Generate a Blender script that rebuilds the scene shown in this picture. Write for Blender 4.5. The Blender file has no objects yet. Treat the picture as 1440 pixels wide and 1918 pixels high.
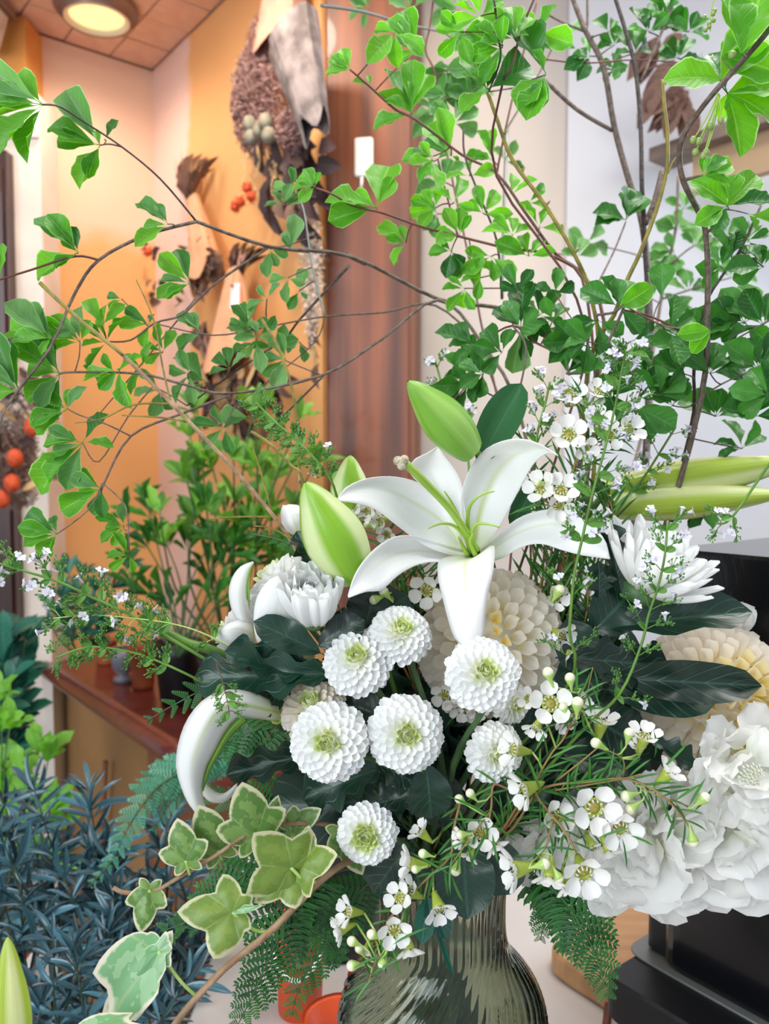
import bpy, math, random
from mathutils import Vector as V, Matrix
rnd = random.Random(7)
PI = math.pi
# ------------------------------------------------------------------ camera, world, lights, exposure
sc = bpy.context.scene
col = sc.collection
FP, CX, CY = 1500.0, 720.0, 959.0
PITCH = math.radians(3.1)
CAMZ = 1.3
cam_d = bpy.data.cameras.new('camera')
cam = bpy.data.objects.new('camera', cam_d)
col.objects.link(cam)
cam.location = (0, 0, CAMZ)
cam.rotation_euler = (PI / 2 - PITCH, 0, 0)
cam_d.sensor_fit = 'HORIZONTAL'
cam_d.sensor_width = 24.0
cam_d.lens = 25.0
cam_d.clip_start = 0.01
cam_d.dof.use_dof = True
cam_d.dof.focus_distance = 0.455
cam_d.dof.aperture_fstop = 9.0
sc.camera = cam
sc.view_settings.view_transform = 'Standard'
sc.view_settings.look = 'None'
sc.view_settings.gamma = 1.0
sc.view_settings.use_curve_mapping = False
sc.view_settings.exposure = 0.0
world = bpy.data.worlds.new('world')
sc.world = world
world.use_nodes = True
bg = world.node_tree.nodes['Background']
bg.inputs[0].default_value = (0.80, 0.88, 1.0, 1)
bg.inputs[1].default_value = 0.62

def area(name, loc, target, size, power, colr, size_y=None):
    l = bpy.data.lights.new(name, 'AREA')
    l.energy = power
    l.color = colr
    l.size = size
    if size_y:
        l.shape = 'RECTANGLE'
        l.size_y = size_y
    o = bpy.data.objects.new(name, l)
    col.objects.link(o)
    o.location = loc
    o.rotation_euler = (V(target) - V(loc)).to_track_quat('-Z', 'Y').to_euler()
    return o
area('shopfront_daylight', (-1.6, -1.5, 2.0), (0.0, 0.6, 1.2), 1.8, 66, (0.88, 0.94, 1.0))
area('ceiling_lamp_light', (0.35, 0.62, 2.34), (0.1, 0.55, 1.2), 0.6, 15, (1.0, 0.97, 0.93))
area('side_window_daylight', (1.5, 1.15, 2.0), (0.2, 0.8, 1.2), 0.9, 13, (0.86, 0.93, 1.0))
def spot(name, loc, target, power, ang, colr, rad=0.05):
    l = bpy.data.lights.new(name, 'SPOT')
    l.energy = power
    l.color = colr
    l.spot_size = math.radians(ang)
    l.spot_blend = 0.8
    l.shadow_soft_size = rad
    o = bpy.data.objects.new(name, l)
    col.objects.link(o)
    o.location = loc
    o.rotation_euler = (V(target) - V(loc)).to_track_quat('-Z', 'Y').to_euler()
    return o
WARM = (1.0, 0.84, 0.68)
spot('added_pillar_light', (-0.05, 0.95, 2.32), (-0.04, 1.5, 1.9), 16, 70, (1.0, 0.76, 0.52))  # added warm spot with no visible lamp, brightens the upper pillar
spot('alcove_lamp_light', (-0.70, 1.86, 2.32), (-0.60, 2.05, 1.2), 10, 150, WARM, .07)
spot('alcove_lamp_light', (-0.35, 1.15, 2.32), (-0.45, 1.9, 1.45), 30, 110, WARM)

# ------------------------------------------------------------------ helpers
RT, FW, UP = V((1, 0, 0)), V((0, math.cos(PITCH), -math.sin(PITCH))), V((0, math.sin(PITCH), math.cos(PITCH)))
C0 = V((0, 0, CAMZ))
def P(px, py, d):
    return C0 + FW * d + RT * ((px - CX) / FP * d) + UP * ((CY - py) / FP * d)
def PS(px, d):
    return px / FP * d
def D(x, y, z):      # direction: right, up, towards the viewer side of the room
    return (RT * x + UP * y - FW * z).normalized()
def srgb(h):
    r = []
    for i in (0, 2, 4):
        c = int(h[i:i + 2], 16) / 255
        r.append(c / 12.92 if c <= 0.04045 else ((c + 0.055) / 1.055) ** 2.4)
    return (r[0], r[1], r[2], 1)

W = {}
def put(name, me, parent=None, M=None, label=None):
    o = bpy.data.objects.new(name, me)
    col.objects.link(o)
    M = M if M is not None else Matrix.Identity(4)
    W[o.name] = M
    if parent is not None:
        o.parent = parent
        o.matrix_basis = W[parent.name].inverted() @ M
    else:
        o.matrix_basis = M
    if label:
        o['label'] = label
    return o
def thing(name, loc, label, cat, group=None):
    o = put(name, None, None, Matrix.Translation(loc))
    o['label'] = label
    o['category'] = cat
    if group:
        o['group'] = group
    return o
def tag(o, label, cat, group=None):
    o['label'] = label
    o['category'] = cat
    if group:
        o['group'] = group
    return o

class MB:
    def __init__(s):
        s.v, s.f, s.uv, s.mi = [], [], [], []
    def grid(s, rows, mi=0, wrap=False, flip=False):
        """rows: list of rows of (Vector, u, v)"""
        b = len(s.v)
        n = len(rows[0])
        for r in rows:
            for p in r:
                s.v.append(tuple(p[0]))
        for i in range(len(rows) - 1):
            for j in range(n if wrap else n - 1):
                k = (j + 1) % n
                q = [b + i * n + j, b + i * n + k, b + (i + 1) * n + k, b + (i + 1) * n + j]
                u = [(rows[i][j][1], rows[i][j][2]), (rows[i][k][1] if k else 1.0, rows[i][k][2]),
                     (rows[i + 1][k][1] if k else 1.0, rows[i + 1][k][2]), (rows[i + 1][j][1], rows[i + 1][j][2])]
                if flip:
                    q.reverse(); u.reverse()
                s.f.append(q); s.uv.append(u); s.mi.append(mi)
    def tube(s, pts, rad, k=6, mi=0, cap=True):
        n = len(pts)
        t0 = (pts[1] - pts[0]).normalized()
        up = t0.orthogonal().normalized()
        rows = []
        for i in range(n):
            t = (pts[min(i + 1, n - 1)] - pts[max(i - 1, 0)])
            t = t.normalized() if t.length > 1e-9 else t0
            up = (up - t * up.dot(t))
            up = up.normalized() if up.length > 1e-6 else t.orthogonal().normalized()
            si = t.cross(up)
            r = rad[i] if hasattr(rad, '__len__') else rad
            rows.append([(pts[i] + up * (math.cos(a) * r) + si * (math.sin(a) * r), a / (2 * PI), i / (n - 1))
                         for a in [2 * PI * j / k for j in range(k)]])
        b = len(s.v)
        s.grid(rows, mi, wrap=True)
        if cap:
            s.f.append([b + j for j in range(k)][::-1]); s.uv.append([(0, 0)] * k); s.mi.append(mi)
            e = b + (n - 1) * k
            s.f.append([e + j for j in range(k)]); s.uv.append([(0, 1)] * k); s.mi.append(mi)
    def box(s, c, sx, sy, sz, R=None, mi=0):
        b = len(s.v)
        for x in (-1, 1):
            for y in (-1, 1):
                for z in (-1, 1):
                    p = V((x * sx / 2, y * sy / 2, z * sz / 2))
                    if R is not None:
                        p = R @ p
                    s.v.append(tuple(V(c) + p))
        for q in ((0, 1, 3, 2), (4, 6, 7, 5), (0, 4, 5, 1), (2, 3, 7, 6), (0, 2, 6, 4), (1, 5, 7, 3)):
            s.f.append([b + i for i in q]); s.uv.append([(0, 0), (1, 0), (1, 1), (0, 1)]); s.mi.append(mi)
    def ball(s, c, r, nu=8, nv=5, mi=0, sc3=(1, 1, 1), R=None):
        rows = []
        for i in range(nv + 1):
            th = PI * i / nv
            th = min(max(th, 0.02), PI - 0.02)
            row = []
            for j in range(nu):
                a = 2 * PI * j / nu
                p = V((math.sin(th) * math.cos(a) * sc3[0], math.sin(th) * math.sin(a) * sc3[1], math.cos(th) * sc3[2])) * r
                if R is not None:
                    p = R @ p
                row.append((V(c) + p, j / nu, i / nv))
            rows.append(row)
        s.grid(rows, mi, wrap=True, flip=True)
    def lathe(s, c, prof, k=24, mi=0, R=None, capb=True):
        """prof: list of (radius, z)"""
        rows = []
        n = len(prof)
        for i, (r, z) in enumerate(prof):
            row = []
            for j in range(k):
                a = 2 * PI * j / k
                p = V((r * math.cos(a), r * math.sin(a), z))
                if R is not None:
                    p = R @ p
                row.append((V(c) + p, j / k, i / max(1, n - 1)))
            rows.append(row)
        s.grid(rows, mi, wrap=True)
    def mesh(s, name, mats, smooth=True):
        me = bpy.data.meshes.new(name)
        me.from_pydata(s.v, [], s.f)
        uvl = me.uv_layers.new(name='UVMap')
        flat = [c for f in s.uv for u in f for c in u]
        uvl.data.foreach_set('uv', flat)
        for m in (mats if isinstance(mats, (list, tuple)) else [mats]):
            me.materials.append(m)
        me.polygons.foreach_set('material_index', s.mi)
        me.polygons.foreach_set('use_smooth', [smooth] * len(s.f))
        me.update()
        return me

def cr(pts, n=5):
    """Catmull-Rom through tuples of any length"""
    if len(pts) < 3:
        a, b = pts[0], pts[-1]
        return [tuple(a[k] + (b[k] - a[k]) * i / n for k in range(len(a))) for i in range(n + 1)]
    out = []
    m = len(pts)
    for i in range(m - 1):
        p0, p1, p2, p3 = pts[max(i - 1, 0)], pts[i], pts[i + 1], pts[min(i + 2, m - 1)]
        for j in range(n):
            t = j / n
            out.append(tuple(0.5 * (2 * p1[k] + (p2[k] - p0[k]) * t + (2 * p0[k] - 5 * p1[k] + 4 * p2[k] - p3[k]) * t * t
                             + (-p0[k] + 3 * p1[k] - 3 * p2[k] + p3[k]) * t ** 3) for k in range(len(p1))))
    out.append(tuple(pts[-1]))
    return out
def frame(base, tip, nrm, hw, zl=None):
    y = tip - base
    L = max(y.length, 1e-6)
    y = y / L
    z = nrm - y * nrm.dot(y)
    z = z.normalized() if z.length > 1e-5 else y.orthogonal().normalized()
    x = y.cross(z)
    zs = zl if zl is not None else L
    M = Matrix.Identity(4)
    for i in range(3):
        M[i][0], M[i][1], M[i][2], M[i][3] = x[i] * hw, y[i] * L, z[i] * zs, base[i]
    return M
def blade(name, mat, a=1.2, b=0.6, nu=4, nv=6, fold=0.15, curl=0.15, wave=0.0, lobes=0, lobed=0.0, stalk=0.0, ruff=0.0, mats=None, tipw=0.0, cup=0.0, asp=0.28):
    """unit leaf: base at the origin, tip at y=1, half width 1 (x is scaled when placed)"""
    vm = a / (a + b)
    mx = vm ** a * (1 - vm) ** b
    rows = []
    for i in range(nv + 1):
        v = i / nv
        vv = max(0.0, (v - stalk) / (1 - stalk))
        w = (vv ** a * (1 - vv) ** b) / mx if 0 < vv < 1 else 0
        w = max(w, 0.03 if v < 1 else max(0.01, tipw))
        if lobes and 0 < vv < 1:
            w *= 1 - lobed * (0.5 + 0.5 * math.cos(2 * PI * lobes * vv))
        row = []
        for j in range(nu + 1):
            u = 2 * j / nu - 1
            z = fold * abs(u) * w * asp - curl * v * v + wave * math.sin(5 * PI * v + 0.6 * u) * abs(u) * w
            z += cup * (u * u) * w * asp
            if ruff:
                z += ruff * math.sin(7.3 * v + 5.1 * u) * abs(u)
            row.append((V((u * w, v * (1 - 0.12 * abs(curl)), z)), (u + 1) / 2, v))
        rows.append(row)
    m = MB()
    m.grid(rows)
    return m.mesh(name, mats or mat)

# ------------------------------------------------------------------ materials
MT = {}
def nodes_of(name):
    m = bpy.data.materials.new(name)
    m.use_nodes = True
    nt = m.node_tree
    for n in list(nt.nodes):
        nt.nodes.remove(n)
    out = nt.nodes.new('ShaderNodeOutputMaterial')
    return m, nt, out
def N(nt, t, **kw):
    n = nt.nodes.new(t)
    for k, v in kw.items():
        setattr(n, k, v)
    return n
def math_n(nt, op, a, b=None, clamp=False):
    n = N(nt, 'ShaderNodeMath', operation=op)
    n.use_clamp = clamp
    for i, x in enumerate((a, b)):
        if x is None:
            continue
        if isinstance(x, (int, float)):
            n.inputs[i].default_value = x
        else:
            nt.links.new(x, n.inputs[i])
    return n.outputs[0]
def mixc(nt, f, a, b, blend='MIX'):
    n = N(nt, 'ShaderNodeMix', data_type='RGBA', blend_type=blend)
    for i, x in ((0, f), (6, a), (7, b)):
        if isinstance(x, (int, float, tuple)):
            n.inputs[i].default_value = x
        else:
            nt.links.new(x, n.inputs[i])
    return n.outputs[2]
def plain(name, hexc, rough=0.6, metal=0.0, noise=None, scale=20.0, bump=0.0, spec=0.5, coat=0.0, stretch=None, detail=4.0):
    m, nt, out = nodes_of(name)
    p = N(nt, 'ShaderNodeBsdfPrincipled')
    p.inputs['Base Color'].default_value = srgb(hexc)
    p.inputs['Roughness'].default_value = rough
    p.inputs['Metallic'].default_value = metal
    p.inputs['Specular IOR Level'].default_value = spec
    p.inputs['Coat Weight'].default_value = coat
    if noise or bump:
        tc = N(nt, 'ShaderNodeTexCoord')
        mp = N(nt, 'ShaderNodeMapping')
        nt.links.new(tc.outputs['Object'], mp.inputs[0])
        if stretch:
            mp.inputs['Scale'].default_value = stretch
        nz = N(nt, 'ShaderNodeTexNoise')
        nz.inputs['Scale'].default_value = scale
        nz.inputs['Detail'].default_value = detail
        nt.links.new(mp.outputs[0], nz.inputs['Vector'])
        if noise:
            rp = N(nt, 'ShaderNodeValToRGB')
            rp.color_ramp.elements[0].position = 0.35
            rp.color_ramp.elements[1].position = 0.65
            rp.color_ramp.elements[0].color = srgb(hexc)
            rp.color_ramp.elements[1].color = srgb(noise)
            nt.links.new(nz.outputs[0], rp.inputs[0])
            nt.links.new(rp.outputs[0], p.inputs['Base Color'])
        if bump:
            bm = N(nt, 'ShaderNodeBump')
            bm.inputs['Strength'].default_value = bump
            bm.inputs['Distance'].default_value = 0.01
            nt.links.new(nz.outputs[0], bm.inputs['Height'])
            nt.links.new(bm.outputs[0], p.inputs['Normal'])
    nt.links.new(p.outputs[0], out.inputs[0])
    MT[name] = m
    return m
def leafmat(name, hexc, hex2, rib=None, rough=0.38, trans=0.35, var=0.35, rim=None, veins=True, spec=0.5, coat=0.0, vein_amt=0.35):
    """leaf: colour varies per leaf, midrib and side veins from the UV, light passes through"""
    m, nt, out = nodes_of(name)
    p = N(nt, 'ShaderNodeBsdfPrincipled')
    oi = N(nt, 'ShaderNodeObjectInfo')
    uv = N(nt, 'ShaderNodeUVMap')
    sp = N(nt, 'ShaderNodeSeparateXYZ')
    nt.links.new(uv.outputs[0], sp.inputs[0])
    base = mixc(nt, oi.outputs['Random'], srgb(hexc), srgb(hex2))
    uu = math_n(nt, 'ABSOLUTE', math_n(nt, 'SUBTRACT', sp.outputs[0], 0.5))
    ribf = math_n(nt, 'SUBTRACT', 1.0, math_n(nt, 'MULTIPLY', uu, 22.0), True)
    colr = mixc(nt, math_n(nt, 'MULTIPLY', ribf, 0.55), base, srgb(rib or hex2))
    bh = ribf
    if veins:
        sv = math_n(nt, 'SINE', math_n(nt, 'MULTIPLY', math_n(nt, 'SUBTRACT', sp.outputs[1], math_n(nt, 'MULTIPLY', uu, 0.5)), 48.0))
        sv = math_n(nt, 'MULTIPLY', math_n(nt, 'SUBTRACT', sv, 0.80, True), 5.0, True)
        colr = mixc(nt, math_n(nt, 'MULTIPLY', sv, vein_amt), colr, srgb(rib or hex2))
        bh = math_n(nt, 'ADD', ribf, sv)
    if rim:
        rf = math_n(nt, 'MULTIPLY', math_n(nt, 'SUBTRACT', uu, 0.455, True), 40.0, True)
        colr = mixc(nt, math_n(nt, 'MULTIPLY', rf, 0.8), colr, srgb(rim))
    nt.links.new(colr, p.inputs['Base Color'])
    p.inputs['Roughness'].default_value = rough
    p.inputs['Specular IOR Level'].default_value = spec
    p.inputs['Coat Weight'].default_value = coat
    p.inputs['Coat Roughness'].default_value = 0.25
    bm = N(nt, 'ShaderNodeBump')
    bm.inputs['Strength'].default_value = 0.4
    bm.inputs['Distance'].default_value = 0.0006
    bm.invert = True
    nt.links.new(bh, bm.inputs['Height'])
    nt.links.new(bm.outputs[0], p.inputs['Normal'])
    tr = N(nt, 'ShaderNodeBsdfTranslucent')
    tcol = N(nt, 'ShaderNodeHueSaturation')
    tcol.inputs['Saturation'].default_value = 1.15
    tcol.inputs['Value'].default_value = 1.5
    nt.links.new(colr, tcol.inputs['Color'])
    nt.links.new(tcol.outputs[0], tr.inputs[0])
    mx = N(nt, 'ShaderNodeMixShader')
    mx.inputs[0].default_value = trans
    nt.links.new(p.outputs[0], mx.inputs[1])
    nt.links.new(tr.outputs[0], mx.inputs[2])
    nt.links.new(mx.outputs[0], out.inputs[0])
    MT[name] = m
    return m
def petalmat(name, tip, base, mid=0.35, trans=0.3, rough=0.5, lines=40.0, band=None, bandw=0.10, sharp=0.3, bump=0.35):
    """petal: base colour fades to the tip colour along v, fine lengthwise lines, optional coloured midrib band"""
    m, nt, out = nodes_of(name)
    p = N(nt, 'ShaderNodeBsdfPrincipled')
    uv = N(nt, 'ShaderNodeUVMap')
    sp = N(nt, 'ShaderNodeSeparateXYZ')
    nt.links.new(uv.outputs[0], sp.inputs[0])
    f = math_n(nt, 'DIVIDE', math_n(nt, 'SUBTRACT', sp.outputs[1], mid - sharp / 2), sharp, True)
    colr = mixc(nt, f, srgb(base), srgb(tip))
    if band:
        uu = math_n(nt, 'ABSOLUTE', math_n(nt, 'SUBTRACT', sp.outputs[0], 0.5))
        bf = math_n(nt, 'SUBTRACT', 1.0, math_n(nt, 'DIVIDE', uu, bandw), True)
        bf = math_n(nt, 'MULTIPLY', bf, math_n(nt, 'SUBTRACT', 1.0, math_n(nt, 'MULTIPLY', sp.outputs[1], 1.1), True))
        colr = mixc(nt, bf, colr, srgb(band))
    nt.links.new(colr, p.inputs['Base Color'])
    p.inputs['Roughness'].default_value = rough
    p.inputs['Specular IOR Level'].default_value = 0.3
    mp = N(nt, 'ShaderNodeMapping')
    mp.inputs['Scale'].default_value = (lines, 1.5, 1)
    nt.links.new(uv.outputs[0], mp.inputs[0])
    nz = N(nt, 'ShaderNodeTexNoise')
    nz.inputs['Scale'].default_value = 1.0
    nt.links.new(mp.outputs[0], nz.inputs['Vector'])
    bm = N(nt, 'ShaderNodeBump')
    bm.inputs['Strength'].default_value = bump
    bm.inputs['Distance'].default_value = 0.0006
    nt.links.new(nz.outputs[0], bm.inputs['Height'])
    nt.links.new(bm.outputs[0], p.inputs['Normal'])
    tr = N(nt, 'ShaderNodeBsdfTranslucent')
    nt.links.new(colr, tr.inputs[0])
    mx = N(nt, 'ShaderNodeMixShader')
    mx.inputs[0].default_value = trans
    nt.links.new(p.outputs[0], mx.inputs[1])
    nt.links.new(tr.outputs[0], mx.inputs[2])
    nt.links.new(mx.outputs[0], out.inputs[0])
    MT[name] = m
    return m

leafmat('leaf_fresh', '4f9a22', '79bf3c', rib='a9dc7a', rim='b9e690', trans=0.42, rough=0.42, vein_amt=.16)
leafmat('leaf_back', '4a8638', '78aa62', rib='9cc888', rim='b4d8a0', trans=0.35, rough=0.45, vein_amt=.16)
leafmat('leaf_deep', '265e22', '4f9038', rib='6fae5a', trans=0.28, rough=0.35, vein_amt=.16)
leafmat('leaf_big', '5aa51e', '7cc233', rib='b6e27e', rim='c8efa0', trans=0.5, rough=0.4, vein_amt=.14)
leafmat('leaf_mum', '0f261b', '1d4230', rib='3d6a50', trans=0.05, rough=0.36, coat=0.25, vein_amt=0.25)
leafmat('leaf_lily', '1c4a28', '2a6034', rib='3d7a45', trans=0.12, rough=0.3, veins=False)
leafmat('leaf_fern', '1d5222', '367a30', rib='6aa860', trans=0.22, rough=0.45)
leafmat('leaf_fern_pale', '3f8a66', '5aa583', rib='7fc0a0', trans=0.2, rough=0.4)
leafmat('leaf_blue', '13282b', '4d7f8c', rib='7aa8b8', trans=0.05, rough=0.28, coat=0.4, veins=False)
leafmat('leaf_teal', '184a40', '2f7560', rib='5fa085', trans=0.2, rough=0.35)
leafmat('leaf_lime', '5c9c2c', '86c44a', rib='a8dc70', trans=0.35, rough=0.4)
leafmat('leaf_shelf', '3d7a24', '6a9a34', rib='8ab85a', trans=0.3, rough=0.4)
leafmat('leaf_needle', '2e6a2a', '4c8a34', rib='7fb060', trans=0.1, rough=0.4, veins=False)
leafmat('leaf_small', '4f8a35', '79ad52', rib='9cc876', trans=0.3, rough=0.45)
leafmat('dried_brown', '5a3c34', '8a6a5c', rib='a08878', trans=0.1, rough=0.8)
leafmat('dried_dark', '2e2022', '503636', rib='6a5048', trans=0.0, rough=0.7)
leafmat('dried_straw', 'b08a5c', 'd0b080', rib='d8c090', trans=0.1, rough=0.8)
petalmat('lily_petal', 'fbfbf9', 'e6ecc8', mid=0.10, sharp=0.2, trans=0.28, rough=0.42, band='e2eab8', bandw=0.07)
petalmat('lily_petal_back', 'fafaf7', 'e4ecc0', mid=0.1, sharp=0.2, trans=0.28, rough=0.45, band='c8d878', bandw=0.12)
petalmat('mum_white', 'fdfdfb', 'eef4cc', mid=0.22, trans=0.22, rough=0.5, lines=10)
petalmat('mum_green', 'f0f5cc', 'c4dc3c', mid=0.55, sharp=0.7, trans=0.25, rough=0.5, lines=8)
petalmat('mum_cream', 'f6efe2', 'e9e2b0', mid=0.3, trans=0.3, rough=0.5, lines=12)
petalmat('dahlia_white', 'fcf6ec', 'f8ecc4', mid=0.3, trans=0.35, rough=0.5, lines=12)
petalmat('dahlia_heart', 'fbf2cc', 'f2d45c', mid=0.5, sharp=0.6, trans=0.3, rough=0.5, lines=12)
petalmat('ruffle_white', 'fcfbf7', 'eef2de', mid=0.2, trans=0.42, rough=0.45, lines=18, bump=0.3)
petalmat('wax_petal', 'f8f5f0', 'ecead0', mid=0.1, trans=0.2, rough=0.35, lines=6)
petalmat('mint_petal', 'e9e2f4', 'f2eef6', mid=0.5, trans=0.25, rough=0.5, lines=6)
plain('wax_cup', 'b9bd4e', 0.35, noise='8fae3a', scale=300, spec=0.5)
plain('wax_heart', '8a8a30', 0.4, noise='c9b25a', scale=500)
plain('wax_bud', 'f0ead8', 0.25, noise='dfe0b0', scale=150)
plain('bud_green', '9cc25a', 0.3, noise='bcd47a', scale=150)
plain('stem_green', '6f9a3a', 0.45, noise='5a8432', scale=60)
plain('stem_mum', '3c5a34', 0.5, noise='4f7044', scale=120, stretch=(1, 1, 0.1))
plain('stem_dark', '2a3a24', 0.6, noise='3a4e30', scale=60)
plain('twig_brown', '5c4a40', 0.6, noise='7d6c60', scale=180, bump=0.3)
plain('twig_red', '7a4438', 0.5, noise='5e4038', scale=120)
plain('twig_dark', '3a302c', 0.6, noise='524640', scale=150, bump=0.3)
plain('twig_yellow', '9a8a34', 0.5, noise='6f6428', scale=120, bump=0.2)
plain('twig_wax', 'a5714e', 0.6, noise='8d8a44', scale=90)
plain('vine_brown', '8a6a4a', 0.6, noise='b09070', scale=90, bump=0.4)
plain('pistil_green', 'a3c64a', 0.3, noise='8fb83a', scale=60)
plain('stigma', 'd8cdb0', 0.6, noise='b8a888', scale=400, bump=0.5)
plain('ovary', '8a9a30', 0.35)
plain('ceiling_tile', 'e2bca6', 0.85, noise='d8ae96', scale=30, bump=0.15)
plain('ceiling_back', 'b58468', 0.9)
plain('dark_wood', '47241c', 0.35, noise='331a16', scale=14, stretch=(6, 6, 0.4), coat=0.2)
plain('post_plaster', 'e6dcd2', 0.8, noise='d6cac0', scale=9, bump=0.2)
plain('header_ochre', 'd89a4e', 0.85, noise='c98440', scale=7, bump=0.2)
plain('panel_tan', 'a07a4c', 0.8, noise='8c6a44', scale=5, bump=0.1)
plain('panel_brown', '8f5c3a', 0.6, noise='7a4c30', scale=10, stretch=(8, 8, 0.5))
plain('terracotta', 'b5653f', 0.8, noise='a85a38', scale=25, bump=0.15)
plain('grey_ceramic', '8f93a0', 0.35, noise='7c808e', scale=12)
plain('black_plastic', '15171c', 0.4)
plain('black_gloss', '0a0b10', 0.22, coat=0.3)
plain('soil', '2c2018', 0.95, noise='40301f', scale=120, bump=0.5)
plain('shelf_red', '5a2420', 0.35, noise='6c2e28', scale=14, stretch=(1, 6, 6), coat=0.4)
plain('table_white', 'd9d4d0', 0.5, noise='cfc8c2', scale=6)
plain('board_wood', 'c99a6c', 0.45, noise='b98a5c', scale=8, stretch=(1, 12, 6))
plain('metal_grey', '8a908c', 0.4, metal=0.5)
plain('lamp_metal', '8a6f64', 0.4, metal=0.3)
plain('lamp_cream', 'f4e6c8', 0.5)
plain('white_plastic', 'f2f2ee', 0.4)
plain('paper_kraft', 'cf9c78', 0.8, noise='c08e6c', scale=16, bump=0.3)
plain('paper_pink', 'cd9a84', 0.8, noise='c08c78', scale=16, bump=0.3)
plain('paper_grey', '564e4e', 0.75, noise='8a8080', scale=26, bump=0.2)
plain('tag_white', 'ece8ee', 0.6)
plain('thread_red', '9a3a34', 0.7)
plain('smoke_bush', '8a6a68', 0.95, noise='a88884', scale=80)
plain('dried_pod', '8c8878', 0.7, noise='706a5c', scale=60)
plain('dried_orange', 'd8582c', 0.7, noise='b8401c', scale=120)
plain('dried_pale', 'd8cabf', 0.8, noise='bfaea0', scale=60)
plain('twine', 'a08460', 0.9)
plain('orange_plastic', 'd8501c', 0.45)
plain('red_plastic', 'c03038', 0.45)
plain('floor_mat', '9a8c80', 0.7, noise='887a6e', scale=6)
plain('berry_green', '93a85a', 0.35)
plain('white_frame', 'dfe2e6', 0.5)
plain('wood_light', 'b89a78', 0.6)
plain('wood_beige', '8f7d70', 0.6, noise='7c6c60', scale=9, stretch=(1, 6, 6))

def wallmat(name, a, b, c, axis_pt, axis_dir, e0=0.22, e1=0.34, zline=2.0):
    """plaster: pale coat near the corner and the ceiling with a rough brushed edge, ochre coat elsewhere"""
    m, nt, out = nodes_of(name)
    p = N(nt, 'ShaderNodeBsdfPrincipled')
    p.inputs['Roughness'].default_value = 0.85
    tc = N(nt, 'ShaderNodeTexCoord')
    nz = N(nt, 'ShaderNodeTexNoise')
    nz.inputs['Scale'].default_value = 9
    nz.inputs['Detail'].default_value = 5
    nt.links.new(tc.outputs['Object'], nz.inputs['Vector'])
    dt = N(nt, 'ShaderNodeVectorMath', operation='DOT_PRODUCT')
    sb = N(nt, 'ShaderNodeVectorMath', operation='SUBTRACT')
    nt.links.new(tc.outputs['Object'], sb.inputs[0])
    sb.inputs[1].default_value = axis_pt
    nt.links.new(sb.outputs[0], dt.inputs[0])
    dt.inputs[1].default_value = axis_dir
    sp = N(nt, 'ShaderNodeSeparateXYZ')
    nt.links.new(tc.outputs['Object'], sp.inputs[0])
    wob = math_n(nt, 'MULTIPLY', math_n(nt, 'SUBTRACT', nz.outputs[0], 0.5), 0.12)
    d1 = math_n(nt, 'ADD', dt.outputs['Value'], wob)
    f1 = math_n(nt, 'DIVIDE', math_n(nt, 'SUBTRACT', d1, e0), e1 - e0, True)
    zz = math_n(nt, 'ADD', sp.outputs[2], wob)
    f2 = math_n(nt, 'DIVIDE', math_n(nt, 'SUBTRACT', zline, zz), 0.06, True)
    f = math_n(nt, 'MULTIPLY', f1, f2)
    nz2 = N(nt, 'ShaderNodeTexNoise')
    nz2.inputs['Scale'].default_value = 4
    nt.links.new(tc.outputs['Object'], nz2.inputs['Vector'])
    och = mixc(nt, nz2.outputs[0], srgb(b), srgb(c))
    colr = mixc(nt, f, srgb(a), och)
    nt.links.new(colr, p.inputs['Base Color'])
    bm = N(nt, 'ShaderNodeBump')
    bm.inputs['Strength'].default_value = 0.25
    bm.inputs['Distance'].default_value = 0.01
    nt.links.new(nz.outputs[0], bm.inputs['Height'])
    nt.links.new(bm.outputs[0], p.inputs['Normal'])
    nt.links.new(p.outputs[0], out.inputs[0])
    MT[name] = m
def emis(name, hexc, st):
    m, nt, out = nodes_of(name)
    e = N(nt, 'ShaderNodeEmission')
    e.inputs[0].default_value = srgb(hexc)
    e.inputs[1].default_value = st
    nt.links.new(e.outputs[0], out.inputs[0])
    MT[name] = m
emis('lamp_glow', 'ffe49a', 1.5)
emis('sky_glow', 'e6f0fa', 1.3)
m, nt, out = nodes_of('glass')
g = N(nt, 'ShaderNodeBsdfGlass')
g.inputs['Color'].default_value = (0.86, 0.88, 0.84, 1)
g.inputs['Roughness'].default_value = 0.02
g.inputs['IOR'].default_value = 1.47
nt.links.new(g.outputs[0], out.inputs[0])
MT['glass'] = m
m, nt, out = nodes_of('water')
g = N(nt, 'ShaderNodeBsdfGlass')
g.inputs['Color'].default_value = (0.78, 0.80, 0.70, 1)
g.inputs['Roughness'].default_value = 0.0
g.inputs['IOR'].default_value = 1.33
nt.links.new(g.outputs[0], out.inputs[0])
MT['water'] = m
# pillar wood
m, nt, out = nodes_of('pillar_wood')
p = N(nt, 'ShaderNodeBsdfPrincipled')
tc = N(nt, 'ShaderNodeTexCoord')
mp = N(nt, 'ShaderNodeMapping')
mp.inputs['Scale'].default_value = (30, 30, 1.2)
nt.links.new(tc.outputs['Object'], mp.inputs[0])
nz = N(nt, 'ShaderNodeTexNoise'); nz.inputs['Scale'].default_value = 1.0; nz.inputs['Detail'].default_value = 6
nt.links.new(mp.outputs[0], nz.inputs['Vector'])
rp = N(nt, 'ShaderNodeValToRGB')
rp.color_ramp.elements[0].position = 0.3; rp.color_ramp.elements[1].position = 0.7
rp.color_ramp.elements[0].color = srgb('47200f'); rp.color_ramp.elements[1].color = srgb('8a4a26')
nt.links.new(nz.outputs[0], rp.inputs[0]); nt.links.new(rp.outputs[0], p.inputs['Base Color'])
p.inputs['Roughness'].default_value = 0.5; p.inputs['Coat Weight'].default_value = 0.05
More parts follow.
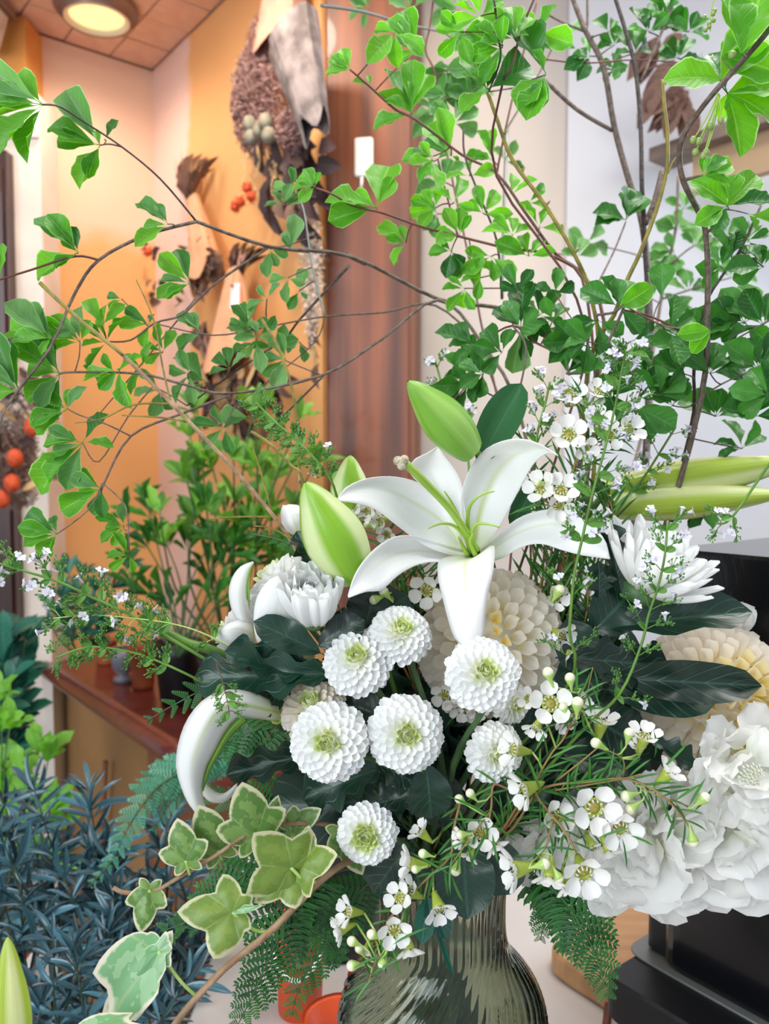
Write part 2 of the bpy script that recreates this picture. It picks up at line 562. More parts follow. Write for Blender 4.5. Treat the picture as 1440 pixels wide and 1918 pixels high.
nt.links.new(p.outputs[0], out.inputs[0])
MT['pillar_wood'] = m
# variegated ivy: cream border, mottled green centre (UV.y = 0 centre .. 1 edge)
for nm, g1, g2, edge in (('ivy_leaf', '648c42', '82a456', 'e0dcb0'), ('ivy_pale', '7fb57c', 'a0c898', 'eee6cc'), ('ivy_under', '7a963e', '869f44', 'dcd8a8')):
    m, nt, out = nodes_of(nm)
    p = N(nt, 'ShaderNodeBsdfPrincipled')
    uv = N(nt, 'ShaderNodeUVMap'); sp = N(nt, 'ShaderNodeSeparateXYZ'); nt.links.new(uv.outputs[0], sp.inputs[0])
    nz = N(nt, 'ShaderNodeTexNoise'); nz.inputs['Scale'].default_value = 3.2; nz.inputs['Detail'].default_value = 5
    tc = N(nt, 'ShaderNodeTexCoord'); nt.links.new(tc.outputs['Object'], nz.inputs['Vector'])
    rp = N(nt, 'ShaderNodeValToRGB'); rp.color_ramp.interpolation = 'CONSTANT'
    rp.color_ramp.elements[0].color = srgb(g1); rp.color_ramp.elements[1].position = 0.5; rp.color_ramp.elements[1].color = srgb(g2)
    nt.links.new(nz.outputs[0], rp.inputs[0])
    ef = math_n(nt, 'MULTIPLY', math_n(nt, 'SUBTRACT', math_n(nt, 'ADD', sp.outputs[1], math_n(nt, 'MULTIPLY', math_n(nt, 'SUBTRACT', nz.outputs[0], 0.5), 0.35)), 0.86, True), 16.0, True)
    colr = mixc(nt, ef, rp.outputs[0], srgb(edge))
    vn = math_n(nt, 'MULTIPLY', math_n(nt, 'SUBTRACT', math_n(nt, 'COSINE', math_n(nt, 'MULTIPLY', sp.outputs[0], 2 * PI * 5)), 0.97, True), 30.0, True)
    colr = mixc(nt, math_n(nt, 'MULTIPLY', vn, 0.5), colr, srgb('b8cc8c'))
    nt.links.new(colr, p.inputs['Base Color']); p.inputs['Roughness'].default_value = 0.4
    tr = N(nt, 'ShaderNodeBsdfTranslucent'); nt.links.new(colr, tr.inputs[0])
    mx = N(nt, 'ShaderNodeMixShader'); mx.inputs[0].default_value = 0.25
    nt.links.new(p.outputs[0], mx.inputs[1]); nt.links.new(tr.outputs[0], mx.inputs[2]); nt.links.new(mx.outputs[0], out.inputs[0])
    MT[nm] = m
# lily bud: pale panels between green ribs (UV.x round the bud)
for nm, k, pale, green in (('bud_ribbed', 3, 'd2dfa0', '86b52a'), ('bud_full_green', 3, '9dc85c', '7db03a'), ('bud_yellow', 3, 'd6dc96', 'a8be3c')):
    m, nt, out = nodes_of(nm)
    p = N(nt, 'ShaderNodeBsdfPrincipled')
    uv = N(nt, 'ShaderNodeUVMap'); sp = N(nt, 'ShaderNodeSeparateXYZ'); nt.links.new(uv.outputs[0], sp.inputs[0])
    c_ = math_n(nt, 'COSINE', math_n(nt, 'MULTIPLY', sp.outputs[0], 2 * PI * k))
    f = math_n(nt, 'MULTIPLY', math_n(nt, 'ADD', c_, 0.55), 1.1, True)
    colr = mixc(nt, f, srgb(pale), srgb(green))
    tipf = math_n(nt, 'MULTIPLY', math_n(nt, 'SUBTRACT', sp.outputs[1], 0.8, True), 4.0, True)
    colr = mixc(nt, tipf, colr, srgb(green))
    mp = N(nt, 'ShaderNodeMapping'); mp.inputs['Scale'].default_value = (60, 2, 1); nt.links.new(uv.outputs[0], mp.inputs[0])
    nz = N(nt, 'ShaderNodeTexNoise'); nz.inputs['Scale'].default_value = 1; nt.links.new(mp.outputs[0], nz.inputs['Vector'])
    bm = N(nt, 'ShaderNodeBump'); bm.inputs['Strength'].default_value = 0.4; bm.inputs['Distance'].default_value = 0.0008
    nt.links.new(nz.outputs[0], bm.inputs['Height']); nt.links.new(bm.outputs[0], p.inputs['Normal'])
    nt.links.new(colr, p.inputs['Base Color']); p.inputs['Roughness'].default_value = 0.33
    p.inputs['Subsurface Weight'].default_value = 0.15; p.inputs['Subsurface Radius'].default_value = (0.004, 0.006, 0.002)
    nt.links.new(p.outputs[0], out.inputs[0])
    MT[nm] = m

# ------------------------------------------------------------------ the setting
CO = V((-0.62, 2.2, 0))                       # alcove corner on the plan
DR = V((0.8, -1, 0)).normalized()             # along the wall with the dried bouquets
DL = V((-1, -0.8, 0)).normalized()            # along the back wall
ZC = 2.36
def structure(name, m, mat, smooth=False):
    o = put(name, m.mesh(name, mat, smooth))
    o['kind'] = 'structure'
    return o
def wallbox(m, a, b, z0, z1, th, nrm_away):
    """upright slab from plan point a to b, its visible face on the line, thickness going away"""
    d = (b - a)
    c = (a + b) / 2 + nrm_away * th / 2
    c.z = (z0 + z1) / 2
    ang = math.atan2(d.y, d.x)
    m.box(c, d.length, th, z1 - z0, Matrix.Rotation(ang, 3, 'Z'))
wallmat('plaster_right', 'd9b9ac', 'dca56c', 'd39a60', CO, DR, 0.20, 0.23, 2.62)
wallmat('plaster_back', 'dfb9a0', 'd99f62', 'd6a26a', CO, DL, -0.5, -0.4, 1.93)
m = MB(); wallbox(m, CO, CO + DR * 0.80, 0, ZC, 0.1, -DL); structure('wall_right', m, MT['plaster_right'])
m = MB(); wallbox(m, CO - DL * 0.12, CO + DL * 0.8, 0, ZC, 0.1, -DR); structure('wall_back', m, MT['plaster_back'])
# white wall behind the counter, in two panels
wallmat('white_left', 'c8c0b8', 'bfb5ac', 'cbc4bd', V((0, 0, 0)), V((1, 0, 0)), -9, -8, 9)
wallmat('white_right', 'cfd1d8', 'c4c7d0', 'd4d2d2', V((0, 0, 0)), V((1, 0, 0)), -9, -8, 9)
m = MB(); m.box((0.20, 1.68, 1.2), 0.60, 0.1, 2.4); structure('wall_front', m, MT['white_left'])
m = MB(); m.box((1.24, 1.66, 1.2), 1.76, 0.1, 2.4); structure('wall_front', m, MT['white_right'])
m = MB(); m.box((-0.1, 1.2, -0.05), 5, 3.6, 0.1); structure('floor', m, MT['floor_mat'])
# ceiling: backing slab with separate tiles proud of it
m = MB(); m.box((0, 1.9, ZC + 0.07), 4.6, 2.6, 0.1)
ceil = structure('ceiling', m, MT['ceiling_back'])
TS = 0.115
tm = MB(); tm.box((0, 0, 0), TS - 0.004, TS - 0.004, 0.014)
tile = tm.mesh('ceiling_tile', MT['ceiling_tile'], False)
angc = math.atan2(DR.y, DR.x)
for i in range(0, 12):
    for j in range(-13, 13):
        c = CO + DR * (TS * (i + 0.5)) + DL * (TS * (j + 0.5))
        q = (c.x) / max(c.y, .1) * FP + CX
        if c.y < 1.0 or q > 1500 or q < -500 or c.y > 2.9:
            continue
        put('ceiling_tile', tile, ceil, Matrix.Translation((c.x, c.y, ZC + 0.012 + rnd.uniform(-.0015, .0015))) @ Matrix.Rotation(angc, 4, 'Z'))
# header, plaster post and dark timber at the left
m = MB(); m.box((-1.17, 1.98, 2.26), 0.66, 0.1, 0.19); structure('trim_1', m, MT['header_ochre'])
m = MB(); m.box((-0.862, 1.99, 1.09), 0.095, 0.10, 2.18); structure('trim_2', m, MT['post_plaster'])
m = MB(); m.box((-0.865, 1.975, 2.13), 0.10, 0.09, 0.10); structure('trim_3', m, MT['post_plaster'])
m = MB(); m.box((-1.13, 1.93, 1.02), 0.50, 0.05, 2.04)
for k in range(3):
    m.box((-0.93 - 0.1 * k, 1.90, 1.0), 0.085, 0.012, 2.0)
dd = structure('door_1', m, MT['dark_wood'])
# pillar
R_ = Matrix.Rotation(math.radians(-13), 3, 'Z')
m = MB(); m.box((-0.018, 1.555, 1.2), 0.160, 0.115, 2.4, R_)
pil = structure('trim_4', m, MT['pillar_wood'])
bv = pil.modifiers.new('b', 'BEVEL'); bv.width = 0.004; bv.segments = 2

# ceiling downlight
DLC = C0 + (P(181, 14, 1) - C0) * ((ZC - CAMZ) / (P(181, 14, 1) - C0).z)
dl = thing('downlight', V((DLC.x, DLC.y, ZC)), 'round recessed ceiling downlight glowing warm yellow at the top left', 'lamp')
m = MB(); m.lathe((DLC.x, DLC.y, -.04), [(0.070, 2.375), (0.072, 2.392), (0.092, 2.398), (0.094, 2.393), (0.090, 2.388), (0.077, 2.384), (0.074, 2.37)], 40)
put('trim_ring', m.mesh('r', MT['lamp_metal']), dl)
m = MB(); m.lathe((DLC.x, DLC.y, -.04), [(0.073, 2.372), (0.066, 2.370), (0.060, 2.385), (0.056, 2.398)], 40)
put('reflector', m.mesh('r', MT['lamp_cream']), dl)
m = MB(); m.lathe((DLC.x, DLC.y, -.04), [(0.061, 2.381), (0.03, 2.376), (0.001, 2.375)], 40)
put('lens', m.mesh('r', MT['lamp_glow']), dl)
# small pleated ceiling vent at the far left
vt = thing('ceiling_spotlight', V((-0.93, 1.86, 2.36)), 'small brown finned fitting hanging under the ceiling at the top left corner', 'lamp')
m = MB(); m.box((-0.93, 1.86, 2.345), 0.16, 0.09, 0.02); put('mount_plate', m.mesh('r', MT['lamp_metal'], False), vt)
m = MB(); m.box((0, 0, 0), 0.016, 0.07, 0.075); fin = m.mesh('fin', MT['dried_pale'], False)
for k in range(5):
    put('fin', fin, vt, Matrix.Translation((-0.985 + 0.026 * k, 1.86, 2.298)) @ Matrix.Rotation(0.15 * (k - 2), 4, 'Y'))

# window high on the right, with muntins
wn = thing('window_1', P(1350, 60, 1.58), 'bright window', 'window')
del wn['category']; del wn['label']
wn['kind'] = 'structure'
wc = P(1350, 40, 1.585)
m = MB(); m.box(wc, 0.18, 0.004, 0.24); put('pane', m.mesh('p', MT['sky_glow'], False), wn)
m = MB()
for sx in (-0.095, 0.095):
    m.box(wc + V((sx, -0.008, 0)), 0.014, 0.03, 0.26)
for sz in (-0.125, 0.125):
    m.box(wc + V((0, -0.008, sz)), 0.20, 0.03, 0.014)
put('window_frame', m.mesh('p', MT['white_frame'], False), wn)
m = MB()
for k in range(6):
    a = P(1290 + 18 * k, 130, 1.565); b = P(1330 + 16 * k, -60, 1.565)
    m.tube([a, b], 0.0014, 5)
put('wire_grille', m.mesh('p', MT['metal_grey']), wn)
# wooden wall shelf on the right
ws = thing('wall_shelf', P(1380, 280, 1.45), 'greyish wooden wall shelf behind the leaves at the upper right', 'shelf')
h0 = P(1215, 302, 1.52)
m = MB(); m.box(h0 + DR * .16 - DL * .035 + V((0, 0, .012)), .32, .07, .024, Matrix.Rotation(angc, 3, 'Z')); put('shelf_board', m.mesh('p', MT['wood_beige'], False), ws)
m = MB(); m.box(h0 + DR * .19 - DL * .045 + V((0, 0, -.035)), .24, .02, .07, Matrix.Rotation(angc, 3, 'Z')); put('under_rail', m.mesh('p', MT['wood_light'], False), ws)

# white sensor on the pillar
sn = thing('door_sensor', P(682, 297, 1.46), 'small white plastic box fixed to the wooden pillar', 'sensor')
M_ = Matrix.Translation(P(682, 296, 1.470)) @ Matrix.Rotation(math.radians(-10), 4, 'Z')
m = MB(); m.box((0, 0, 0), 0.036, 0.016, 0.072); me = m.mesh('s', MT['white_plastic'], False)
o = put('housing', me, sn, M_); bv = o.modifiers.new('b', 'BEVEL'); bv.width = 0.006; bv.segments = 3
m = MB(); m.tube([P(678, 330, 1.47), P(676, 352, 1.47)], 0.003, 6); put('wire', m.mesh('s', MT['white_plastic']), sn)

# ------------------------------------------------------------------ shelf with rail, pots
def onplan(t, off, z):
    p = CO + DL * off + DR * t
    return V((p.x, p.y, z))
ZS = 0.815
sh = thing('plant_shelf', onplan(0.4, 0.17, ZS), 'dark red wooden plant shelf with a thick rounded front rail below the dried bouquets', 'shelf')
a, b = onplan(0.02, 0.17, ZS), onplan(1.02, 0.17, ZS)
m = MB(); m.box((a + b) / 2 - V((0, 0, .012)), 1.0, 0.33, 0.024, Matrix.Rotation(angc, 3, 'Z')); put('shelf_board', m.mesh('s', MT['shelf_red'], False), sh)
m = MB()
pts = [onplan(0.17 + 0.1 * i, 0.355, ZS + 0.022) for i in range(9)]
m.tube(pts, [0.016] + [0.021] * 7 + [0.016], 14); put('front_rail', m.mesh('s', MT['shelf_red']), sh)
cb = thing('shelf_cabinet', onplan(0.4, 0.3, 0), 'tan painted panel and brown board below the plant shelf rail', 'cabinet')
m = MB(); wallbox(m, onplan(0.02, 0.27, 0), onplan(0.60, 0.27, 0), 0, ZS - .03, 0.03, -DL); put('side_panel', m.mesh('s', MT['panel_tan'], False), cb)
m = MB(); wallbox(m, onplan(0.60, 0.285, 0), onplan(1.0, 0.285, 0), 0, ZS - .03, 0.03, -DL); put('brown_board', m.mesh('s', MT['panel_brown'], False), cb)
m = MB(); m.tube([onplan(0.33, .292, .30), onplan(0.36, .292, .55), onplan(0.38, .292, .66)], 0.006, 8); put('support_rod', m.mesh('s', MT['panel_brown']), cb)

def pot(name, label, c, r, h, mat, rim=True, cat='pot', soilm=True, group=None, k=24):
    t = thing(name, c, label, cat, group)
    m = MB()
    pr = [(0.001, 0), (r * 0.68, 0), (r * 0.74, h * 0.1), (r * 0.93, h * 0.78)]
    pr += [(r * 1.03, h * 0.79), (r * 1.06, h), (r * 0.94, h), (r * 0.88, h * 0.8)] if rim else [(r, h), (r * 0.93, h), (r * 0.88, h * 0.8)]
    m.lathe(c, pr, k)
    put('body', m.mesh('pot', mat), t)
    if soilm:
        m = MB(); m.lathe(c, [(r * 0.9, h * 0.86), (r * 0.5, h * 0.89), (0.001, h * 0.9)], k); put('soil', m.mesh('soil', MT['soil']), t)
    return t
def plan_px(px, z, t=None, off=None):
    """point on height z above the floor seen at picture column px and lying on the shelf strip at offset off"""
    best = None
    for i in range(400):
        p = onplan(i * 0.003, off, z)
        q = abs(CX + FP * p.x / p.y - px)
        if best is None or q < best[0]:
            best = (q, p)
    return best[1]
pot('terracotta_pot', 'small terracotta pot furthest along the shelf', plan_px(192, ZS, off=0.20), 0.030, 0.070, MT['terracotta'])
pot('terracotta_pot', 'larger terracotta pot beside the grey footed pot on the shelf', plan_px(262, ZS, off=0.215), 0.032, 0.100, MT['terracotta'])
pot('planter_pot', 'black plastic plant pot at the near end of the shelf', plan_px(330, ZS, off=0.20), 0.052, 0.13, MT['black_plastic'], rim=False)
pot('planter_pot', 'black plant pot at the shelf end under the leafy shrub', plan_px(420, ZS, off=0.17), 0.060, 0.14, MT['black_plastic'], rim=False)
t = thing('footed_pot', plan_px(225, ZS, off=0.23), 'small grey ceramic footed pot between the two terracotta pots', 'pot')
m = MB(); m.lathe(plan_px(225, ZS, off=0.23), [(0.001, 0), (0.022, 0), (0.022, 0.012), (0.010, 0.018), (0.024, 0.032), (0.028, 0.06), (0.024, 0.08), (0.020, 0.078)], 24)
put('body', m.mesh('fp', MT['grey_ceramic']), t)

# ------------------------------------------------------------------ leaf meshes
LS = {}
def leafset(key, mat, n=3, **kw):
    out = []
    for i in range(n):
        k = dict(kw)
        k['curl'] = kw.get('curl', 0.1) + (i - 1) * 0.10
        k['wave'] = kw.get('wave', 0.0) * (1 if i % 2 else -1)
        out.append(blade(key, MT[mat], **k))
    LS[key] = out
OB = dict(a=1.45, b=0.70, nu=4, nv=8, fold=0.65, curl=0.12, wave=0.06, stalk=0.10, tipw=0.02)
leafset('fresh', 'leaf_fresh', 4, **OB)
leafset('back', 'leaf_back', 4, **OB)
leafset('deep', 'leaf_deep', 4, **OB)
leafset('big', 'leaf_big', 3, a=0.8, b=0.62, nu=6, nv=10, fold=0.45, curl=0.15, wave=0.04, stalk=0.04)
leafset('mum', 'leaf_mum', 3, a=0.75, b=0.40, nu=6, nv=28, fold=0.5, curl=0.2, wave=0.06, lobes=4, lobed=0.5, stalk=0.12)
leafset('mumsoft', 'leaf_mum', 3, a=0.8, b=0.5, nu=6, nv=12, fold=0.3, curl=0.2, wave=0.05, stalk=0.08)
leafset('lily', 'leaf_lily', 2, a=0.6, b=0.6, nu=4, nv=10, fold=0.4, curl=0.1)
leafset('narrow', 'leaf_blue', 3, a=0.8, b=0.6, nu=2, nv=6, fold=0.7, curl=0.25, asp=.1)
leafset('teal', 'leaf_teal', 3, a=0.8, b=0.6, nu=4, nv=6, fold=0.3, curl=0.2)
leafset('lime', 'leaf_lime', 3, a=0.8, b=0.6, nu=4, nv=6, fold=0.3, curl=0.2, wave=0.1)
leafset('shelf', 'leaf_shelf', 3, a=0.7, b=0.7, nu=4, nv=6, fold=0.3, curl=0.2)
leafset('needle', 'leaf_needle', 3, a=0.35, b=0.3, nu=2, nv=4, fold=0.8, curl=0.14, asp=.05)
leafset('small', 'leaf_small', 2, a=0.6, b=0.7, nu=4, nv=5, fold=0.4, curl=0.2)
leafset('dried', 'dried_brown', 3, a=0.8, b=0.7, nu=2, nv=6, fold=0.9, curl=0.3, wave=0.03, asp=.2)
leafset('drieddark', 'dried_dark', 3, a=0.8, b=0.7, nu=2, nv=6, fold=0.9, curl=0.3, wave=0.03, asp=.2)
leafset('straw', 'dried_straw', 2, a=0.3, b=0.3, nu=2, nv=3, fold=0.6, curl=0.05, asp=.05)
def leaf(parent, base, tip, wr=0.26, kind='fresh', nrm=None, name='leaf', tilt=0.5, label=None):
    """wr = half width / length"""
    L = (tip - base).length
    n = nrm or (D(rnd.uniform(-tilt, tilt), 0.35 + rnd.uniform(-tilt, tilt), 1.0))
    me = rnd.choice(LS[kind])
    return put(name, me, parent, frame(base, tip, n, L * wr, L), label)
def stem(parent, pts, rpx, mat, name='stem', n=4, k=6, label=None):
    """pts: (px,py,d) list, rpx: start,end radius in picture pixels"""
    c = cr([tuple(p) for p in pts], n)
    w = [P(*q) for q in c]
    m = MB()
    r0, r1 = rpx if hasattr(rpx, '__len__') else (rpx, rpx)
    rad = [PS(r0 + (r1 - r0) * i / (len(w) - 1), c[i][2]) for i in range(len(w))]
    m.tube(w, rad, k)
    return put(name, m.mesh(name, MT[mat]), parent, None, label), c
def branch(label, lines, nodes, kind='fresh', mat='twig_brown', wr=0.30, name='leafy_branch', cat='branch', group=None, jit=1.0, dd=0.35, pr=(3.0, 1.4)):
    """lines: list of (points, r0, r1[, mat]); nodes: (px,py,angle,n,len[,spread]) or (px,py,[tips])"""
    p0 = P(*lines[0][0][0])
    t = thing(name, p0, label, cat, group)
    allp = []
    if lines[0][0][-1][1] > 1150 or name == 'leafy_branch':
        l0 = lines[0]
        pts0 = list(l0[0]) if l0[0][-1][1] > l0[0][0][1] or l0[0][-1][1] > 1100 else list(l0[0])[::-1]
        pts0 = [q for q in pts0 if q[1] < 1560] + neck_pts()
        rr = (l0[1], l0[2]) if pts0[0] == l0[0][0] else (l0[2], l0[1])
        lines = [(pts0, rr[0], rr[1]) + tuple(l0[3:])] + list(lines[1:])
    for ln in lines:
        o, c = stem(t, ln[0], (ln[1], ln[2]), ln[3] if len(ln) > 3 else mat, name='stem' if not allp else 'twig')
        allp += c
    for nd in nodes:
        x, y = nd[0], nd[1]
        q = min(allp, key=lambda c: (c[0] - x) ** 2 + (c[1] - y) ** 2)
        dist = math.hypot(q[0] - x, q[1] - y)
        d = q[2] + rnd.uniform(-0.02, 0.02) * jit * (1 if dist > 8 else 0)
        base = P(x, y, d)
        if dist > 6:
            stem(t, [q, ((q[0] + x) / 2 + rnd.uniform(-4, 4), (q[1] + y) / 2 + rnd.uniform(-4, 4), (q[2] + d) / 2), (x, y, d)], (1.5, 1.2), lines[0][3] if len(lines[0]) > 3 else mat, name='twig', n=2, k=5)
        if isinstance(nd[2], (list, tuple)):
            for tp in nd[2]:
                L = math.hypot(tp[0] - x, tp[1] - y)
                k_ = tp[2] if len(tp) > 2 else kind
                leaf(t, base, P(tp[0], tp[1], d + PS(L, d) * rnd.uniform(-dd, dd)), wr * .84 * rnd.uniform(.9, 1.15), k_)
        else:
            ang, n, L = nd[2], nd[3], nd[4]
            spr = nd[5] if len(nd) > 5 else 75
            for i in range(n):
                a = math.radians(ang + (0 if n == 1 else spr * (2 * i / (n - 1) - 1)) + rnd.uniform(-12, 12))
                l = L * rnd.uniform(0.72, 1.12)
                tip = P(x + math.cos(a) * l, y - math.sin(a) * l, d + PS(l, d) * rnd.uniform(-dd, dd) * 1.6)
                leaf(t, base, tip, wr * .76 * rnd.uniform(.8, 1.15), kind, tilt=0.9)
    return t

# ------------------------------------------------------------------ vase (standing on the table)
VD = 0.52
vb = P(828, 2250, VD)
TZ = vb.z                                     # table height
def vr(px):
    return PS(px, VD)
def vz(py):
    return P(828, py, VD).z
VC = V((P(828, 1800, VD).x, P(828, 1800, VD).y, 0))
prof = [(1598, 128), (1604, 131), (1625, 122), (1660, 117), (1700, 116), (1735, 117), (1765, 122), (1790, 136), (1815, 158), (1840, 176), (1875, 190), (1920, 197), (1980, 198), (2050, 188), (2120, 165), (2190, 138), (2235, 122), (2246, 112)]
pc = cr(prof, 4)
vase = thing('glass_vase', V((VC.x, VC.y, TZ)), 'clear glass bottle vase with swirling ribs and a straight neck', 'vase')
m = MB()
K = 400
rows = []
for (y, r) in pc:
    z = vz(y)
    row = []
    for j in range(K):
        a = 2 * PI * j / K
        tw = 0.9 * max(0.0, min(1.0, (y - 1740) / 300.0)) * (1.6)
        am = 0.011 if y > 1620 else 0.004
        rr = vr(r) * (1 + am * math.sin(50 * (a + tw)) + 0.004 * math.sin(13 * (a + tw) + 1))
        row.append((V((VC.x + rr * math.cos(a), VC.y + rr * math.sin(a), z)), j / K, (y - 1598) / 650))
    rows.append(row)
m.grid(rows, wrap=True, flip=True)
inner = [(y, r - 9) for (y, r) in pc[:-4]]
rows2 = []
for (y, r) in inner:
    rows2.append([(V((VC.x + vr(r) * math.cos(2 * PI * j / K), VC.y + vr(r) * math.sin(2 * PI * j / K), vz(y))), j / K, 0) for j in range(K)])
m.grid(rows2, wrap=True)
n1 = len(rows) * K
n2 = len(m.v)
for j in range(K):   # lip, foot and inside bottom
    k = (j + 1) % K
    m.f.append([j, k, n1 + k, n1 + j]); m.uv.append([(0, 0)] * 4); m.mi.append(0)
cb_, ct_ = len(m.v), len(m.v) + 1
m.v.append((VC.x, VC.y, vz(2244))); m.v.append((VC.x, VC.y, vz(2225)))
for j in range(K):
    k = (j + 1) % K
    o_ = (len(rows) - 1) * K
    i_ = n2 - K
    m.f.append([o_ + k, o_ + j, cb_]); m.uv.append([(0, 0)] * 3); m.mi.append(0)
    m.f.append([i_ + j, i_ + k, ct_]); m.uv.append([(0, 0)] * 3); m.mi.append(0)
me = m.mesh('glass_body', MT['glass'])
put('body', me, vase)
m = MB()
rows = [[(V((VC.x + vr(r - 10.5) * math.cos(2 * PI * j / 64), VC.y + vr(r - 10.5) * math.sin(2 * PI * j / 64), vz(y))), 0, 0) for j in range(64)] for (y, r) in pc[:-4] if y > 1765]
y_top = [y for (y, r) in pc[:-4] if y > 1765][0]
m.grid(rows, wrap=True, flip=True)
a_ = len(m.v); m.v.append((VC.x, VC.y, vz(y_top))); m.v.append((VC.x, VC.y, rows[-1][0][0].z))
for j in range(64):
    k = (j + 1) % 64
    m.f.append([j, k, a_]); m.uv.append([(0, 0)] * 3); m.mi.append(0)
    o_ = (len(rows) - 1) * 64
    m.f.append([o_ + k, o_ + j, a_ + 1]); m.uv.append([(0, 0)] * 3); m.mi.append(0)
w_ = put('water', m.mesh('water', MT['water']), None)
tag(w_, 'clear water inside the ribbed glass vase', 'water')
NECK = [0]
def neck_pts(dx=None):
    """where a stem passes the vase neck and ends in the water"""
    i = NECK[0]; NECK[0] += 1
    a = i * 2.4
    r = 60 * math.sqrt((i % 17 + .5) / 17)
    x, dz = 828 + r * math.cos(a), 0.016 * math.sin(a) * math.sqrt((i % 17) / 17)
    x2 = 828 - r * 1.5 * math.cos(a + 0.5)
    return [(x, 1640, VD + dz), (x2 * .6 + x * .4, 1840, VD - dz * .5), (x2, 2020, VD - dz)]
def to_vase(p, via=None):
    return [p] + (via or []) + neck_pts()

# ------------------------------------------------------------------ tall leafy branches, left
branch('long thin leafy branch arching to the top left corner in front of the ochre wall',
  [([(1050, 1250, .56), (1100, 900, .60), (1060, 680, .63), (1000, 600, .66), (925, 575, .68), (820, 560, .68), (655, 480, .64), (505, 462, .60), (368, 415, .57)], 4.5, 3.2),
   ([(368, 415, .57), (300, 335, .55), (228, 275, .54), (160, 230, .53), (112, 200, .52), (80, 196, .5)], 2.2, 1.6, 'twig_dark'),
   ([(228, 275, .54), (205, 270, .54), (188, 272, .54)], 1.6, 1.3, 'twig_red'),
   ([(368, 415, .57), (275, 440, .55), (185, 487, .53), (140, 550, .53), (95, 650, .52), (35, 730, .52), (5, 775, .5), (-6, 840, .5)], 3.2, 2.4),
   ([(185, 487, .53), (140, 480, .52), (60, 505, .51), (-5, 525, .5)], 2.4, 1.8, 'twig_red'),
   ([(505, 462, .60), (440, 505, .59), (390, 542, .58), (340, 590, .57), (290, 605, .56), (245, 637, .56), (200, 640, .56)], 2.6, 1.5),
   ([(685, 494, .66), (648, 476, .65)], 4.5, 4.5)],
  [(80, 196, [(-30, 120, 'back'), (-40, 215), (-20, 270), (30, 292), (22, 132), (-60, 180)]),
   (188, 272, [(122, 166, 'back'), (88, 240), (105, 262), (130, 342), (160, 330), (178, 240)]),
   (196, 262, [(220, 222, 'back')]),
   (147, 474, [(66, 396, 'back'), (88, 400), (130, 420, 'deep'), (52, 512), (112, 440), (100, 500)]),
   (315, 420, [(256, 372, 'back'), (290, 376, 'deep'), (262, 424), (252, 462)]),
   (356, 530, [(298, 474), (330, 458, 'back'), (296, 522, 'back'), (290, 556), (312, 560)]),
   (228, 560, [(196, 550, 'back'), (200, 576)]),
   (280, 608, [(232, 574, 'back'), (220, 606), (262, 650), (285, 585, 'deep')]),
   (200, 640, 150, 5, 66), (190, 610, 110, 3, 60),
   (97, 632, [(8, 566, 'back'), (50, 566, 'back'), (-10, 600), (20, 640), (66, 575, 'back'), (130, 618, 'back'), (72, 660)]),
   (36, 732, [(-20, 620, 'back'), (-25, 680, 'back'), (5, 640), (-30, 735), (-10, 700)]),
   (0, 520, [(-20, 450), (5, 455), (-30, 560)])], wr=.27, pr=(4, 2))
branch('leafy branch reaching left across the middle with drooping leaf clusters',
  [([(1020, 1200, .58), (980, 800, .64), (900, 640, .66), (820, 562, .67), (715, 635, .64), (600, 704, .60), (430, 737, .57), (345, 720, .56), (260, 700, .55), (140, 697, .54), (112, 700, .54)], 4, 2.0),
   ([(430, 740, .57), (340, 775, .56), (245, 817, .55), (195, 905, .54), (190, 925, .54)], 2.6, 1.8),
   ([(245, 817, .55), (200, 795, .54), (150, 778, .54), (125, 765, .54)], 1.6, 1.2),
   ([(192, 905, .54), (235, 950, .54), (242, 1030, .54)], 1.5, 1.1),
   ([(192, 905, .54), (165, 955, .53), (107, 1000, .52)], 1.6, 1.3),
   ([(290, 720, .56), (240, 780, .55), (185, 865, .54), (155, 830, .54)], 1.6, 1.2),
   ([(365, 560, .60), (250, 700, .58), (165, 800, .56)], 1.6, 1.0)],
  [(112, 700, [(20, 640), (45, 600, 'back'), (40, 680), (36, 750), (62, 762, 'back'), (98, 790, 'back'), (70, 620)]),
   (150, 640, [(60, 600), (95, 590), (140, 570, 'back'), (80, 650), (120, 600, 'back'), (170, 600)]),
   (125, 768, [(45, 790), (60, 810), (150, 720, 'back'), (90, 740), (130, 725)]),
   (150, 828, [(72, 820), (90, 800, 'back'), (102, 808)]),
   (155, 828, [(95, 860, 'back'), (40, 920), (80, 900), (118, 920, 'back'), (200, 770, 'deep'), (212, 830)]),
   (190, 915, [(130, 890, 'back'), (140, 930), (100, 960), (130, 880), (170, 970, 'back'), (190, 968, 'deep')]),
   (107, 1000, [(48, 955, 'back'), (40, 1020), (70, 1040), (95, 960, 'deep'), (30, 985), (85, 1045)]),
   (232, 985, [(178, 960), (182, 1010), (210, 1025), (225, 940, 'back'), (195, 985)]),
   (222, 690, 240, 3, 70, 30), (265, 690, 150, 3, 60), (305, 660, 130, 4, 62), (242, 1040, 200, 4, 50),
   (215, 700, 120, 3, 60)], wr=.27)
